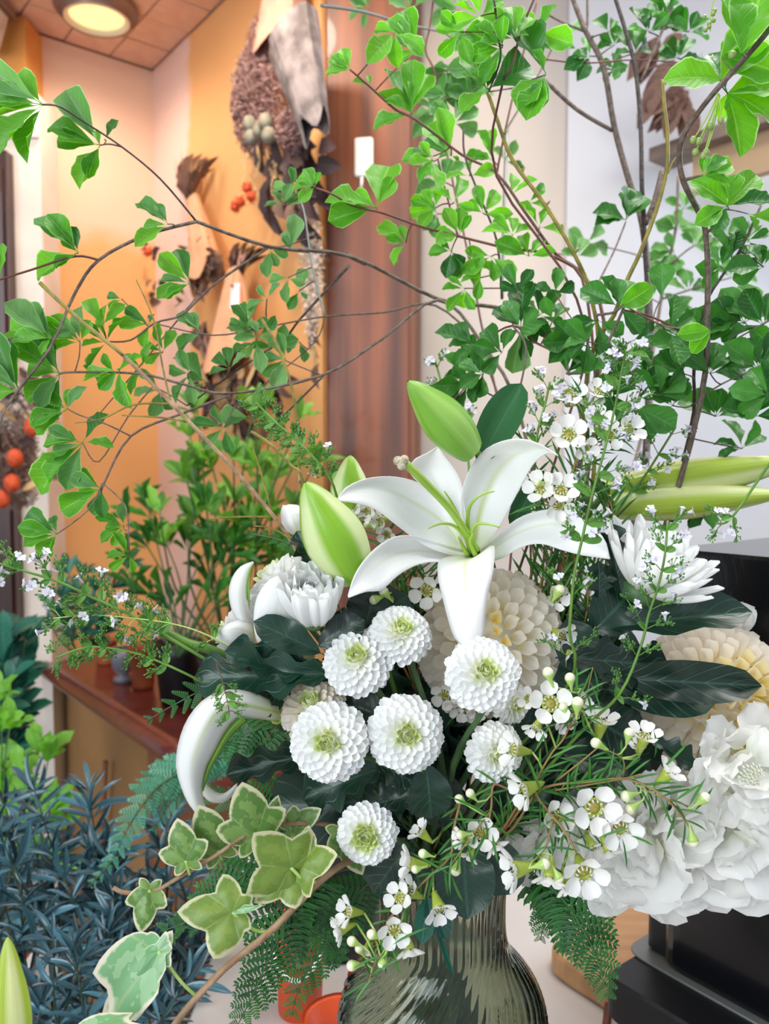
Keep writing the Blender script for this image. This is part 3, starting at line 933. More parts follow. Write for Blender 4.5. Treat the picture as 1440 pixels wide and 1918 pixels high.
branch('thin twiggy leafy branch crossing in front of the kraft wrapped bouquets',
  [([(1000, 1180, .60), (960, 850, .66), (900, 660, .68), (815, 572, .69), (720, 585, .66), (608, 593, .64), (500, 612, .62), (400, 628, .60), (295, 607, .58)], 3, 1.2),
   ([(655, 497, .66), (610, 545, .65), (560, 600, .64), (530, 636, .64), (450, 690, .62), (350, 760, .60)], 3, 1.4, 'twig_dark'),
   ([(608, 593, .64), (590, 640, .64), (520, 700, .63), (440, 760, .62)], 1.6, 1.0),
   ([(600, 702, .63), (545, 680, .62), (530, 672, .62)], 1.4, 1.0),
   ([(608, 593, .64), (585, 500, .65), (570, 400, .66), (558, 365, .66)], 2.2, 1.6, 'metal_grey'),
   ([(605, 705, .63), (545, 765, .62), (500, 810, .62)], 2.2, 1.6, 'twig_dark')],
  [(375, 622, [(330, 585, 'back'), (352, 580), (322, 650), (350, 640)]), (465, 612, 100, 5, 48), (480, 640, 200, 5, 58),
   (485, 630, 110, 3, 44), (430, 690, 120, 4, 48), (385, 715, [(330, 665, 'back'), (345, 745), (350, 700)]), (355, 700, 200, 4, 60),
   (535, 672, 180, 5, 60), (515, 650, 100, 4, 50), (560, 640, 220, 3, 42), (506, 466, [(500, 520), (540, 480), (520, 500)]),
   (500, 560, 120, 3, 44), (560, 545, [(540, 580), (570, 500), (575, 560)]), (545, 470, [(540, 430), (552, 400), (530, 440)]), (540, 520, 260, 3, 44),
   (470, 780, [(400, 780, 'back'), (420, 800)]), (420, 800, 200, 4, 60), (300, 730, 220, 4, 60), (530, 385, 100, 4, 44), (548, 352, 180, 3, 40)], kind='back', wr=.30)
branch('straight bare yellowish twig with short side twiglets slanting down to the lily bud',
  [([(75, 530, .50), (150, 600, .50), (230, 665, .50), (320, 755, .50), (430, 870, .50), (515, 970, .50), (560, 1040, .51), (640, 1200, .53), (800, 1560, .53)] + [(815, 1700, .52)], 4.2, 4.0, 'vine_brown'),
   ([(75, 530, .50), (150, 600, .498), (230, 665, .497)], 4.5, 3.0, 'twig_yellow'),
   ([(320, 756, .50), (305, 690, .50), (288, 600, .50), (255, 524, .50)], 2.4, 1.3, 'twig_yellow'),
   ([(350, 790, .50), (300, 782, .50), (228, 778, .50)], 2.2, 1.2, 'twig_yellow'),
   ([(320, 756, .50), (250, 758, .50), (190, 785, .50), (140, 792, .50)], 2.2, 1.0, 'twig_yellow'),
   ([(512, 968, .50), (450, 968, .50), (392, 972, .50)], 2.4, 1.4, 'twig_yellow'),
   ([(545, 1010, .50), (510, 990, .50), (475, 985, .50)], 2.2, 1.4, 'twig_yellow'),
   ([(510, 965, .50), (490, 890, .50), (470, 828, .50)], 2.2, 1.4, 'twig_yellow')], [], name='bare_twig', cat='twig')
branch('thin upright yellow twig with a brown middle rising over the left lily bud',
  [([(490, 598, .50), (520, 650, .50), (545, 720, .50), (558, 800, .50), (562, 900, .50), (590, 1100, .53)], 3.2, 2.6, 'twig_yellow'),
   ([(556, 790, .499), (559, 860, .499), (561, 905, .499)], 3.0, 2.8, 'vine_brown')], [], name='bare_twig', cat='twig')
branch('short bent yellow-green twig beside the tip of the left lily bud',
  [([(470, 808, .49), (510, 835, .49), (545, 872, .49), (568, 905, .49), (600, 1100, .52)], 3.4, 3.0, 'twig_yellow')], [], name='bare_twig', cat='twig')
branch('bare knobbly yellow twig leaning left in front of the white wall',
  [([(913, 172, .56), (935, 235, .56), (960, 300, .56), (1020, 383, .56), (1075, 475, .56), (1108, 560, .57), (1120, 700, .58), (1080, 1100, .58), (900, 1500, .54)], 3.6, 4.4, 'twig_yellow')] +
  [([(x, y, .56), (x + 8, y - 9, .56)], 3.2, 1.5, 'twig_yellow') for x, y in ((942, 252), (975, 322), (1022, 385), (1046, 428), (1076, 474))], [], name='bare_twig', cat='twig')
branch('bare upright yellow twig with dark nodes left of the big top right leaves',
  [([(1240, 150, .55), (1244, 200, .55), (1250, 255, .55), (1248, 320, .55), (1232, 385, .55), (1200, 470, .55), (1172, 530, .55), (1150, 590, .56), (1100, 700, .57), (1060, 1100, .58), (900, 1500, .54)], 3.6, 4.6, 'twig_yellow'),
   ([(1250, 325, .55), (1262, 300, .55), (1278, 288, .55)], 2, 1.2, 'twig_yellow')], [], name='bare_twig', cat='twig')

# ------------------------------------------------------------------ tall leafy branches, right
branch('leafy branch with red tips crossing from the wooden pillar to the centre',
  [([(655, 130, .60), (690, 160, .61), (740, 205, .62), (780, 225, .62), (865, 290, .63), (930, 325, .63), (985, 400, .63), (1040, 475, .63), (1100, 525, .63), (1130, 650, .62), (1050, 1000, .60), (900, 1500, .55)], 1.8, 4.5, 'twig_red'),
   ([(930, 325, .63), (945, 250, .63), (962, 175, .64), (985, 80, .65), (1008, -5, .66)], 2.2, 2.0, 'twig_red'),
   ([(1010, 160, .66), (960, 165, .65), (915, 172, .64)], 1.6, 1.6)],
  [(656, 132, [(608, 130), (640, 84), (620, 100), (612, 115)]),
   (693, 160, [(660, 150), (690, 140)]),
   (770, 212, [(705, 150, 'big'), (698, 242), (735, 110, 'back'), (800, 120), (775, 110), (722, 180), (770, 155)]),
   (740, 60, 250, 4, 62), (780, 96, [(725, 30), (735, 60, 'back'), (758, 10), (740, 110)]),
   (845, 292, [(800, 215), (820, 290), (790, 260, 'back'), (862, 300), (820, 200)]), (812, 292, [(752, 300), (770, 285, 'back'), (795, 330)]),
   (922, 300, [(897, 240), (915, 238), (870, 290), (892, 282)]), (955, 365, 50, 2, 55, 30), (990, 380, 20, 2, 50, 30)], kind='fresh', wr=.30)
branch('leafy branch with crowded leaves at the top centre of the picture',
  [([(1008, -20, .52), (975, 60, .52), (960, 120, .52), (938, 170, .53), (930, 330, .58), (1080, 560, .6), (1090, 800, .60), (950, 1400, .56)], 2.2, 3.2, 'twig_red'),
   ([(925, -5, .51), (932, 60, .51), (937, 110, .515), (915, 172, .52)], 2.2, 1.8, 'twig_dark'),
   ([(960, 168, .52), (990, 152, .52), (1022, 140, .52)], 1.8, 1.4)],
  [(912, 168, [(995, 122, 'deep'), (880, 90), (870, 120, 'back'), (862, 210), (885, 130), (920, 120, 'deep')]),
   (965, 70, [(912, 50), (895, 80), (960, 0), (1000, 20), (930, 30, 'deep'), (900, 20), (990, 60)]),
   (1022, 138, [(965, 40, 'deep'), (1000, 90), (968, 200), (985, 225), (1000, 200, 'back')]),
   (940, 90, 160, 5, 70), (900, 30, 120, 4, 70), (862, 60, 200, 4, 60), (1010, 60, 60, 3, 60)], kind='fresh', wr=.36)
branch('leafy branch running right from the pillar at sensor height',
  [([(592, 352, .58), (625, 365, .58), (660, 385, .59), (720, 400, .60), (790, 425, .61), (857, 442, .62), (950, 465, .62), (1040, 482, .62), (1100, 560, .62), (1100, 900, .60), (930, 1450, .56)], 1.8, 3.5, 'twig_red'),
   ([(820, 298, .62), (835, 360, .62), (857, 442, .62)], 1.6, 1.8, 'twig_red'),
   ([(868, 240, .63), (870, 290, .63), (895, 360, .63), (930, 450, .63), (940, 560, .63)], 1.8, 2.2, 'twig_dark')],
  [(590, 350, [(556, 330), (572, 312), (600, 322), (545, 345), (560, 375)]),
   (705, 388, [(612, 360), (612, 410), (724, 285), (655, 358), (738, 330)]),
   (760, 455, [(722, 445), (728, 492), (705, 420), (750, 420)]), (810, 300, 200, 4, 52),
   (860, 440, 130, 5, 60), (815, 390, 160, 5, 55), (850, 380, 60, 3, 55), (905, 400, 70, 4, 60), (880, 330, 100, 3, 50),
   (845, 470, [(820, 450), (835, 520, 'deep'), (870, 500, 'deep'), (800, 470), (860, 520, 'deep')]), (880, 490, 260, 4, 55),
   (870, 540, 230, 5, 55), (960, 440, 100, 4, 55), (990, 480, 80, 4, 60), (1010, 425, 60, 3, 60), (920, 480, 240, 4, 60), (900, 520, 180, 3, 50)], kind='fresh', wr=.32)
branch('upright pale brown trunk branch forking in front of the white wall',
  [([(1070, -10, .75), (1095, 55, .75), (1130, 125, .75), (1150, 235, .75), (1177, 335, .75), (1203, 420, .75), (1215, 560, .74), (1215, 760, .72), (1180, 1000, .66), (1000, 1400, .58)], 4.5, 8.5),
   ([(1015, 20, .76), (1050, 40, .76), (1093, 58, .75)], 2, 2.5),
   ([(1020, 150, .74), (1080, 205, .745), (1147, 245, .75)], 4.0, 3.5),
   ([(1100, -10, .75), (1100, 40, .75), (1097, 58, .75)], 2.6, 2.6)],
  [(1105, 105, 170, 4, 42), (1150, 130, 150, 4, 40), (1150, 85, 120, 4, 44), (1140, 60, 60, 3, 44), (1040, 95, 80, 3, 46), (1190, 100, 100, 3, 44)], kind='deep', wr=.36)
branch('slim dark upright branch standing against the white wall',
  [([(1150, -10, .72), (1172, 60, .72), (1190, 130, .72), (1200, 240, .72), (1202, 350, .72), (1206, 420, .73), (1212, 620, .73), (1190, 960, .66), (1010, 1400, .58)], 3.6, 5.5, 'twig_dark'),
   ([(1265, -5, .72), (1235, 70, .72), (1200, 152, .72)], 3.2, 2.4),
   ([(1240, 320, .73), (1225, 380, .73), (1208, 420, .73)], 5, 6),
   ([(1000, 108, .70), (1090, 118, .71), (1192, 112, .72), (1300, 120, .73)], 1.6, 1.2, 'twig_red'),
   ([(1172, 415, .70), (1150, 470, .69), (1115, 540, .66)], 1.6, 2.0)],
  [(1172, 412, [(1120, 385), (1115, 415), (1205, 365), (1180, 350, 'deep'), (1140, 400), (1190, 340, 'deep')]),
   (1180, 120, [(1145, 130), (1150, 150, 'back')]), (1100, 110, [(1060, 122), (1070, 105), (1085, 90)]), (1215, 60, 90, 5, 52), (1240, 40, 70, 5, 48), (1290, 60, 70, 5, 50), (1270, 110, 90, 5, 46), (1250, 20, 120, 4, 50)], kind='deep', wr=.36)
big = branch('near curved grey branch with very large bright leaves at the top right corner',
  [([(1470, 0, .42), (1440, 55, .42), (1385, 120, .43), (1340, 170, .43), (1312, 205, .44), (1285, 245, .45), (1272, 285, .46), (1280, 340, .47), (1310, 400, .49), (1322, 440, .50), (1325, 555, .52), (1310, 760, .55), (1200, 1100, .56), (980, 1450, .54)], 5.5, 5.5, 'twig_brown'),
   ([(1280, 338, .47), (1295, 333, .465), (1315, 328, .46)], 4, 2),
   ([(1320, 440, .50), (1345, 415, .49), (1360, 392, .48)], 3, 2.5, 'twig_red')],
  [(1388, 100, [(1352, -60, 'big'), (1440, -60, 'big')]), (1350, 150, [(1250, 130, 'big'), (1430, 40, 'big')]), (1350, 105, [(1470, 130, 'big'), (1400, 60, 'big')]),
   (1362, 175, [(1400, 285, 'big'), (1470, 210, 'big'), (1350, 225, 'big'), (1480, 150, 'big'), (1330, 80, 'deep')]),
   (1315, 328, [(1360, 290, 'back'), (1320, 290), (1375, 305), (1370, 345), (1350, 330)]),
   (1362, 385, [(1300, 305 + 20, 'big'), (1425, 318, 'big'), (1450, 372, 'deep'), (1308, 415), (1340, 430, 'deep'), (1380, 320)]),
   (1400, 400, [(1420, 425), (1470, 420)])], kind='fresh', wr=.36, dd=.3)
for i, (x, y, x2, y2) in enumerate([(1345, 175, 1298, 262), (1345, 175, 1317, 292), (1348, 178, 1322, 285), (1342, 172, 1350, 225), (1346, 176, 1302, 285), (1344, 176, 1330, 235), (1346, 176, 1308, 265)]):
    stem(big, [(x, y, .43), ((x + x2) / 2 + 3, (y + y2) / 2, .428), (x2, y2, .425)], (1.3, 1.3), 'pistil_green', name='stalk', n=3)
    m = MB(); m.ball(P(x2, y2, .425), PS(6.5, .425), 8, 6, sc3=(1, 1, 1.15)); put('berry', m.mesh('berry', MT['berry_green']), big)
m = MB(); m.ball(P(1371, 103, .43), PS(8, .43), 8, 6); put('berry', m.mesh('berry', MT['berry_green']), big)
for i in range(7):
    x2, y2 = 1330 + rnd.uniform(-12, 12), 20 + i * 6
    m = MB(); m.ball(P(x2, y2, .45), PS(4.5, .45), 7, 5); put('berry', m.mesh('berry', MT['berry_green']), big)
stem(big, [(1345, -20, .45), (1332, 20, .45), (1330, 58, .45)], (1.2, 1), 'pistil_green', name='stalk', n=3)
branch('dense leafy branch low on the right edge above the yellow-green lily buds',
  [([(1425, 385, .54), (1385, 470, .54), (1350, 520, .55), (1322, 570, .55), (1300, 680, .56), (1290, 820, .57), (1180, 1150, .57), (960, 1480, .54)], 2.2, 4.5, 'twig_dark'),
   ([(1300, 680, .56), (1370, 640, .55), (1440, 600, .54)], 2, 1.4),
   ([(1295, 760, .56), (1350, 720, .55), (1420, 690, .54)], 2, 1.4),
   ([(1165, 580, .53), (1210, 590, .53), (1260, 612, .53), (1300, 640, .55)], 2, 2, 'twig_red')],
  [(1395, 605, [(1330, 570, 'deep'), (1290, 605, 'deep'), (1400, 530, 'back'), (1440, 560), (1350, 540, 'back'), (1440, 640, 'deep'), (1350, 640)]),
   (1290, 640, 110, 5, 80), (1330, 700, 90, 6, 72), (1420, 690, 100, 6, 85), (1430, 610, 120, 5, 80), (1370, 480, 60, 5, 62), (1400, 450, 40, 4, 60), (1350, 500, 150, 4, 62),
   (1430, 500, 140, 4, 66), (1340, 780, 80, 5, 75), (1260, 760, 120, 5, 70), (1410, 780, 90, 5, 75), (1280, 700, 160, 5, 72), (1440, 740, 130, 5, 70), (1390, 840, 110, 5, 66), 
   (1300, 930, 220, 5, 66), (1270, 920, 300, 4, 60)], kind='deep', wr=.36)
branch('leafy branch with curled papery leaves in the middle of the right half',
  [([(1115, 590, .52), (1150, 585, .52), (1170, 570, .52), (1140, 640, .53), (1110, 720, .54), (1080, 900, .55), (980, 1350, .55)], 2.4, 4, 'twig_brown'),
   ([(1170, 572, .52), (1200, 590, .52), (1240, 610, .52)], 2, 1.6, 'twig_red'),
   ([(1140, 640, .53), (1180, 690, .53), (1200, 730, .53)], 2, 1.6)],
  [(1160, 575, [(1085, 535, 'deep'), (1225, 535, 'big'), (1130, 515), (1150, 520), (1175, 515, 'back'), (1200, 625, 'deep')]),
   (1238, 560, [(1240, 490), (1228, 500, 'back')]), (1120, 600, 250, 4, 66), (1100, 640, 200, 4, 60), (1200, 730, 90, 6, 66), (1190, 760, 250, 6, 80), (1235, 740, 60, 5, 70),
   (1180, 640, 300, 4, 66), (1150, 690, 200, 4, 60), (1075, 640, 150, 4, 55), (1255, 620, 0, 4, 75), (1330, 620, [(1270, 625, 'big'), (1290, 660, 'big')])], kind='deep', wr=.36)
branch('leafy branch hanging over the top lily bud at the centre',
  [([(1090, 700, .55), (1050, 665, .55), (1000, 640, .56), (960, 610, .56), (900, 640, .56), (870, 650, .56)], 3, 1.6, 'twig_red'),
   ([(960, 610, .56), (985, 650, .55), (975, 720, .55), (960, 760, .55)], 2, 1.8),
   ([(940, 750, .56), (900, 730, .56), (878, 720, .56)], 1.6, 1.3, 'twig_red')],
  [(975, 615, [(925, 570, 'deep'), (945, 560), (980, 520), (1005, 575, 'deep'), (960, 700, 'back'), (990, 680, 'deep'), (935, 640), (1010, 640)]),
   (885, 645, [(822, 608), (838, 640), (850, 600), (870, 690), (895, 700), (850, 680)]), (905, 700, 200, 6, 62), (880, 690, 120, 4, 60), (878, 720, 150, 4, 60), (940, 660, 150, 4, 66),
   (1010, 590, 60, 5, 60), (1045, 650, 60, 5, 62), (1035, 600, 120, 3, 58), (1060, 700, 20, 4, 60), (840, 760, 150, 3, 45), (1040, 550, 90, 3, 55), (970, 545, 90, 4, 52)], kind='deep', wr=.34)
branch('blurred leafy branch further back near the white wall',
  [([(1270, 330, 1.0), (1265, 430, 1.0), (1245, 520, 1.0), (1225, 640, .98), (1180, 900, .86), (1000, 1350, .64)], 2.5, 4, 'twig_brown'),
   ([(1250, 500, 1.0), (1300, 460, 1.0), (1360, 440, 1.0)], 2, 1.4), ([(1240, 560, 1.0), (1300, 540, 1.0)], 2, 1.4), ([(940, 560, .9), (945, 350, .92), (950, 240, .94)], 3, 3, 'metal_grey')],
  [(1268, 430, 90, 5, 46), (1262, 470, 200, 5, 42), (1300, 460, 70, 5, 44), (1250, 520, 120, 4, 44), (1290, 545, 80, 5, 44), (1330, 480, 60, 4, 44), (1360, 440, 60, 5, 44), (1270, 590, 60, 5, 44), (1220, 560, 160, 4, 42),
   (1080, 480, 90, 4, 42), (1100, 455, 60, 3, 42), (1280, 390, 80, 4, 42), (1370, 520, 70, 4, 50), (945, 300, 60, 3, 46), (1050, 60, 300, 3, 44)], kind='back', wr=.36)
branch('blurred leafy branch beside the pillar at the top',
  [([(812, -5, .80), (805, 50, .80), (797, 95, .80), (815, 140, .80), (830, 250, .80), (850, 350, .78), (900, 600, .70), (960, 1000, .62)], 1.8, 2.4, 'twig_red'),
   ([(600, 10, .80), (680, 22, .80), (760, 45, .80), (830, 60, .80)], 3, 1.6, 'metal_grey')],
  [(860, 20, 180, 5, 56), (880, 90, 200, 5, 60), (850, 130, 240, 5, 60), (835, 180, 200, 5, 50), (690, 15, 180, 4, 40), (770, 20, 130, 4, 46), (820, 210, 150, 5, 50), (850, 230, 60, 4, 50), (830, 340, 120, 5, 50), (820, 400, 200, 5, 48), (880, 180, 90, 4, 50), (900, 130, 90, 4, 60)], kind='back', wr=.34)

# ------------------------------------------------------------------ flowers: helpers
def smooth_rows(L, M_, R, n=4, nu=8, bulge=0.0):
    """petal surface through three long lines (left edge, middle, right edge), points are (px,py,d)"""
    l, c, r = (resample(cr(x, 6), 22) for x in (L, M_, R))
    rows = []
    for i in range(len(l)):
        a, b, e = P(*l[i]), P(*c[i]), P(*r[i])
        row = []
        for j in range(nu + 1):
            u = j / nu
            p = a * ((1 - u) * (1 - 2 * u)) + b * (4 * u * (1 - u)) + e * (u * (2 * u - 1))
            row.append((p, u, i / (len(l) - 1)))
        rows.append(row)
    return rows
def resample(pts, n):
    ds = [0.0]
    for a, b in zip(pts, pts[1:]):
        ds.append(ds[-1] + math.dist(a[:2], b[:2]) + 1e-6)
    out = []
    for i in range(n):
        t = ds[-1] * i / (n - 1)
        k = 0
        while k < len(ds) - 2 and ds[k + 1] < t:
            k += 1
        f = (t - ds[k]) / (ds[k + 1] - ds[k])
        out.append(tuple(pts[k][m] + (pts[k + 1][m] - pts[k][m]) * f for m in range(len(pts[0]))))
    return out
def petal3(parent, L, M_, R, mat='lily_petal', name='petal', nu=8, ruff=0.0, label=None):
    rows = smooth_rows(L, M_, R, nu=nu)
    if ruff:
        for i, r in enumerate(rows):
            for j, (p, u, v) in enumerate(r):
                e = abs(2 * u - 1) ** 2.0
                r[j] = (p + FW * (ruff * e * math.sin(v * 17 + (1 if u > .5 else 3))), u, v)
    m = MB(); m.grid(rows)
    o = put(name, m.mesh(name, MT[mat]), parent, None, label)
    sm = o.modifiers.new('thickness', 'SOLIDIFY'); sm.thickness = 0.0006; sm.offset = 0
    return o
def petalset(mat, n=2, **kw):
    return [blade('petal', MT[mat], **{**kw, 'curl': kw.get('curl', 0) + 0.08 * (i - (n - 1) / 2)}) for i in range(n)]
def bloom(parent, c, ax, R, N, sets, inc, ln, rb=0.15, hb=0.0, wid=0.16, name='petal', rot=0.0, pw=1.0, jit=0.05, start=0.0, arch=0.0):
    """sets: list of (t_limit, meshes); inc/ln: (inner, outer) angles in degrees / lengths as a share of R"""
    ax = ax.normalized()
    e1 = ax.orthogonal().normalized(); e2 = ax.cross(e1)
    for i in range(N):
        t = start + (1 - start) * (i + .5) / N
        r = math.sqrt(t)
        ph = i * 2.39996 + rot
        rd = e1 * math.cos(ph) + e2 * math.sin(ph)
        a = math.radians(inc[0] + (inc[1] - inc[0]) * t ** pw) + rnd.uniform(-jit, jit)
        dr = ax * math.cos(a) + rd * math.sin(a)
        nm = ax * math.sin(a) - rd * math.cos(a)
        L = R * (ln[0] + (ln[1] - ln[0]) * r) * rnd.uniform(1 - jit, 1 + jit)
        base = c + rd * (r * rb * R) + ax * (hb * R * (1 - t))
        ms = next(s_ for lim, s_ in sets if t <= lim)
        w = wid * R * (0.55 + 0.45 * r)
        put(name, rnd.choice(ms), parent, frame(base, base + dr * L, nm, w, L))
def shell(parent, c, ax, R, N, sets, th, rs, off, ln, wid, fl=1.0, name='petal', rot=0.0, jit=0.06, wi=0.7):
    """petals overlapping like shingles on a dome; th/off in degrees, rs/ln as a share of R, each (inner, outer)"""
    ax = ax.normalized()
    e1 = ax.orthogonal().normalized(); e2 = ax.cross(e1)
    tm_ = math.radians(th[1])
    for i in range(N):
        t = (i + .5) / N
        # even spread over a spherical cap
        a0 = math.acos(1 - (1 - math.cos(tm_)) * t)
        q = a0 / tm_
        ph = i * 2.39996 + rot
        rd = e1 * math.cos(ph) + e2 * math.sin(ph)
        rr = R * (rs[0] + (rs[1] - rs[0]) * q)
        base = c + ax * (math.cos(a0) * rr * fl) + rd * (math.sin(a0) * rr)
        a = a0 + math.radians(off[0] + (off[1] - off[0]) * q) + rnd.uniform(-jit, jit) * 1.5
        dr = (ax * math.cos(a) + rd * math.sin(a) + ax.cross(rd) * rnd.uniform(-jit, jit)).normalized()
        nm = ax * math.sin(a) - rd * math.cos(a)
        L = R * (ln[0] + (ln[1] - ln[0]) * q) * rnd.uniform(1 - jit, 1 + jit)
        ms = next(s_ for lim, s_ in sets if q <= lim)
        w = wid * R * (wi + (1 - wi) * q)
        put(name, rnd.choice(ms), parent, frame(base, base + dr * L, nm, w, L))
PM = petalset('mum_white', 3, a=0.7, b=0.26, nu=4, nv=6, fold=0, curl=-0.16, cup=0.8, tipw=0.35, asp=.25)
PG = petalset('mum_green', 2, a=0.9, b=0.3, nu=2, nv=4, fold=0, curl=-0.45, cup=1.0, tipw=0.3, asp=.3)
PC = petalset('mum_cream', 2, a=0.7, b=0.26, nu=4, nv=6, fold=0, curl=-0.16, cup=0.8, tipw=0.35, asp=.25)
PL = petalset('mum_white', 3, a=0.6, b=0.3, nu=4, nv=9, fold=0, curl=-0.30, cup=0.8, tipw=0.2, asp=.12)
PW = petalset('mum_white', 3, a=0.6, b=0.36, nu=6, nv=10, fold=0, curl=-0.55, cup=0.9, tipw=0.15, asp=.25)
PD = petalset('dahlia_white', 3, a=0.7, b=0.28, nu=4, nv=6, fold=0, curl=-0.25, cup=1.1, tipw=0.3, asp=.33)
PH = petalset('dahlia_heart', 2, a=0.9, b=0.3, nu=4, nv=5, fold=0, curl=-0.3, cup=1.3, tipw=0.3, asp=.33)
def green_eye(parent, c, ax, R, name='disc', mat='mum_green', n=110):
    """the tightly packed young florets in the middle, past telling apart"""
    ax = ax.normalized(); e1 = ax.orthogonal().normalized(); e2 = ax.cross(e1)
    m = MB()
    for i in range(n):
        t = (i + .5) / n; r = math.sqrt(t); ph = i * 2.39996
        rd = e1 * math.cos(ph) + e2 * math.sin(ph)
        b = c + rd * (r * R)
        m.tube([b, b + ax * R * (.5 - .2 * t), b + ax * R * (.75 - .35 * t) - rd * R * .12 * r], [R * .07, R * .085, R * .03], 4)
    for k in range(len(m.uv)):
        m.uv[k] = [(0.5, .30 * v) for (u, v) in m.uv[k]]
    o = put(name, m.mesh(name, MT[mat]), parent); o['kind'] = 'stuff'
    return o
def stem_to_vase(parent, p, via, r=5, mat='stem_mum', name='stem'):
    return stem(parent, [p] + via + neck_pts(), (r * .8, r), mat, name, n=4)

# ------------------------------------------------------------------ button mums
mums = [  # px,py,R,axis,d, label, N, via
 (752, 1178, 60, (0.15, 0.75, 1), .452, 'button mum topmost of the group, just left of the front lily petal', [(790, 1300, .475), (830, 1450, .50)]),
 (668, 1230, 66, (-0.1, 0.6, 1), .448, 'button mum overlapping the lower left of the topmost one', [(720, 1310, .47), (800, 1450, .50)]),
 (908, 1258, 70, (0.05, 0.35, 1), .415, 'button mum at the very tip of the front lily petal', [(905, 1330, .44), (850, 1430, .47)]),
 (582, 1316, 62, (-0.15, 0.9, .8), .462, 'cream tinged button mum half hidden behind the left front one', [(640, 1380, .49), (760, 1480, .51)]),
 (612, 1390, 74, (-0.12, 0.25, 1), .430, 'large button mum at the left of the front row', [(690, 1420, .455), (790, 1480, .49)]),
 (761, 1376, 72, (0.02, 0.2, 1), .432, 'round button mum in the middle of the front row', [(790, 1440, .46), (820, 1520, .49)]),
 (934, 1414, 56, (0.25, 0.1, 1), .445, 'button mum partly covered by a side-on waxflower', [(915, 1480, .465), (860, 1560, .49)]),
 (684, 1568, 56, (-0.1, 0.12, 1), .425, 'lowest button mum with a wide yellow-green eye', [(730, 1570, .45), (790, 1600, .49)]),
]
for (x, y, R, ax, d, lab, via) in mums:
    c = P(x, y, d); A = D(*ax); r = PS(R, d)
    t = thing('button_mum', c, 'white ' + lab, 'flower', 's at the front of the arrangement')
    c0 = c - A * r * .35
    big_eye = y > 1500
    shell(t, c0, A, r, 112, [(0.33 if not big_eye else .46, PG), (1, PC if 'cream' in lab else PM)], (0, 100), (.36, .46), (14, 24), (.26, .64), .150, fl=.8)
    green_eye(t, c0 + A * r * .27, A, r * (.16 if not big_eye else .24))
    m = MB(); m.ball(c0, r * .44, 12, 8); put('heart', m.mesh('core', MT['mum_cream']), t)
    m = MB(); m.lathe(c0, [(0.001, -r * .28), (r * .25, -r * .2), (r * .34, 0), (r * .2, r * .1)], 12, R=A.to_track_quat('Z', 'Y').to_matrix())
    put('calyx', m.mesh('calyx', MT['stem_mum']), t)
    b = c0 - A * r * .2
    q = (x, y + R * .3, d + .012)
    stem_to_vase(t, q, via, 7)
def hmum(x, y, R, ax, d, lab, via, N=110, sets=None, inc=(8, 100), ln=(.5, 1), wid=.13, rb=.2, cat='flower', eye=True, grp=None, hb=.12, pw=.9, name='button_mum', stemr=7, shift=.35):
    c = P(x, y, d); A = D(*ax); r = PS(R, d)
    t = thing(name, c, lab, cat, grp)
    c0 = c - A * r * shift
    if sets is None or 'half opened' in lab:
        shell(t, c0, A, r, N, [(.36, PG), (1, PM)], (0, 100), (.36, .46), (14, 24), (.26, .64), .150, fl=.8)
        m = MB(); m.ball(c0, r * .42, 12, 8); put('heart', m.mesh('core', MT['mum_cream']), t)
    else:
        bloom(t, c0, A, r, N, sets, inc, ln, rb=rb, hb=hb, wid=wid, pw=pw)
    if eye:
        green_eye(t, c0 + A * r * .3, A, r * .2)
    m = MB(); m.lathe(c0, [(0.001, -r * .28), (r * .25, -r * .2), (r * .36, 0), (r * .2, r * .1)], 12, R=A.to_track_quat('Z', 'Y').to_matrix())
    put('calyx', m.mesh('calyx', MT['stem_mum']), t)
    stem_to_vase(t, (x, y + R * .2, d + .012), via, stemr)
    return t
hmum(512, 1082, 78, (-.75, .75, -.1), .50, 'white button mum seen from behind beside the green striped lily petal', [(600, 1200, .53), (740, 1400, .53)])
hmum(425, 1188, 58, (-.9, .2, .15), .50, 'small white button mum turned away at the far left behind lily petals', [(520, 1300, .54), (700, 1450, .54)])
hmum(968, 1322, 40, (.5, -.1, .8), .462, 'half opened yellow-green button mum under the ball dahlia', [(940, 1400, .49), (870, 1500, .50)], N=70, sets=[(.7, PG), (1, PM)], ln=(.5, .85))
# incurved mum, left
hmum(585, 1126, 74, (0.0, .78, .62), .452, 'white half open incurved mum with long ribbed petals beside the left lily bud', [(640, 1250, .50), (760, 1450, .52)],
     N=84, sets=[(.2, PG), (1, PW)], inc=(2, 56), ln=(.7, 1.35), wid=.225, rb=.30, hb=-.02, pw=1.1, name='incurved_mum', shift=.66)
# side-on mum, right
t = hmum(1222, 1075, 118, (.34, .80, .42), .485, 'white open mum seen from the side at the right with long narrow petals', [(1180, 1150, .51), (1000, 1400, .54)],
     N=84, sets=[(1, PL)], inc=(2, 68), ln=(.55, 1.08), wid=.125, rb=.24, hb=-.02, pw=.9, eye=False, name='incurved_mum', shift=.30, stemr=10)
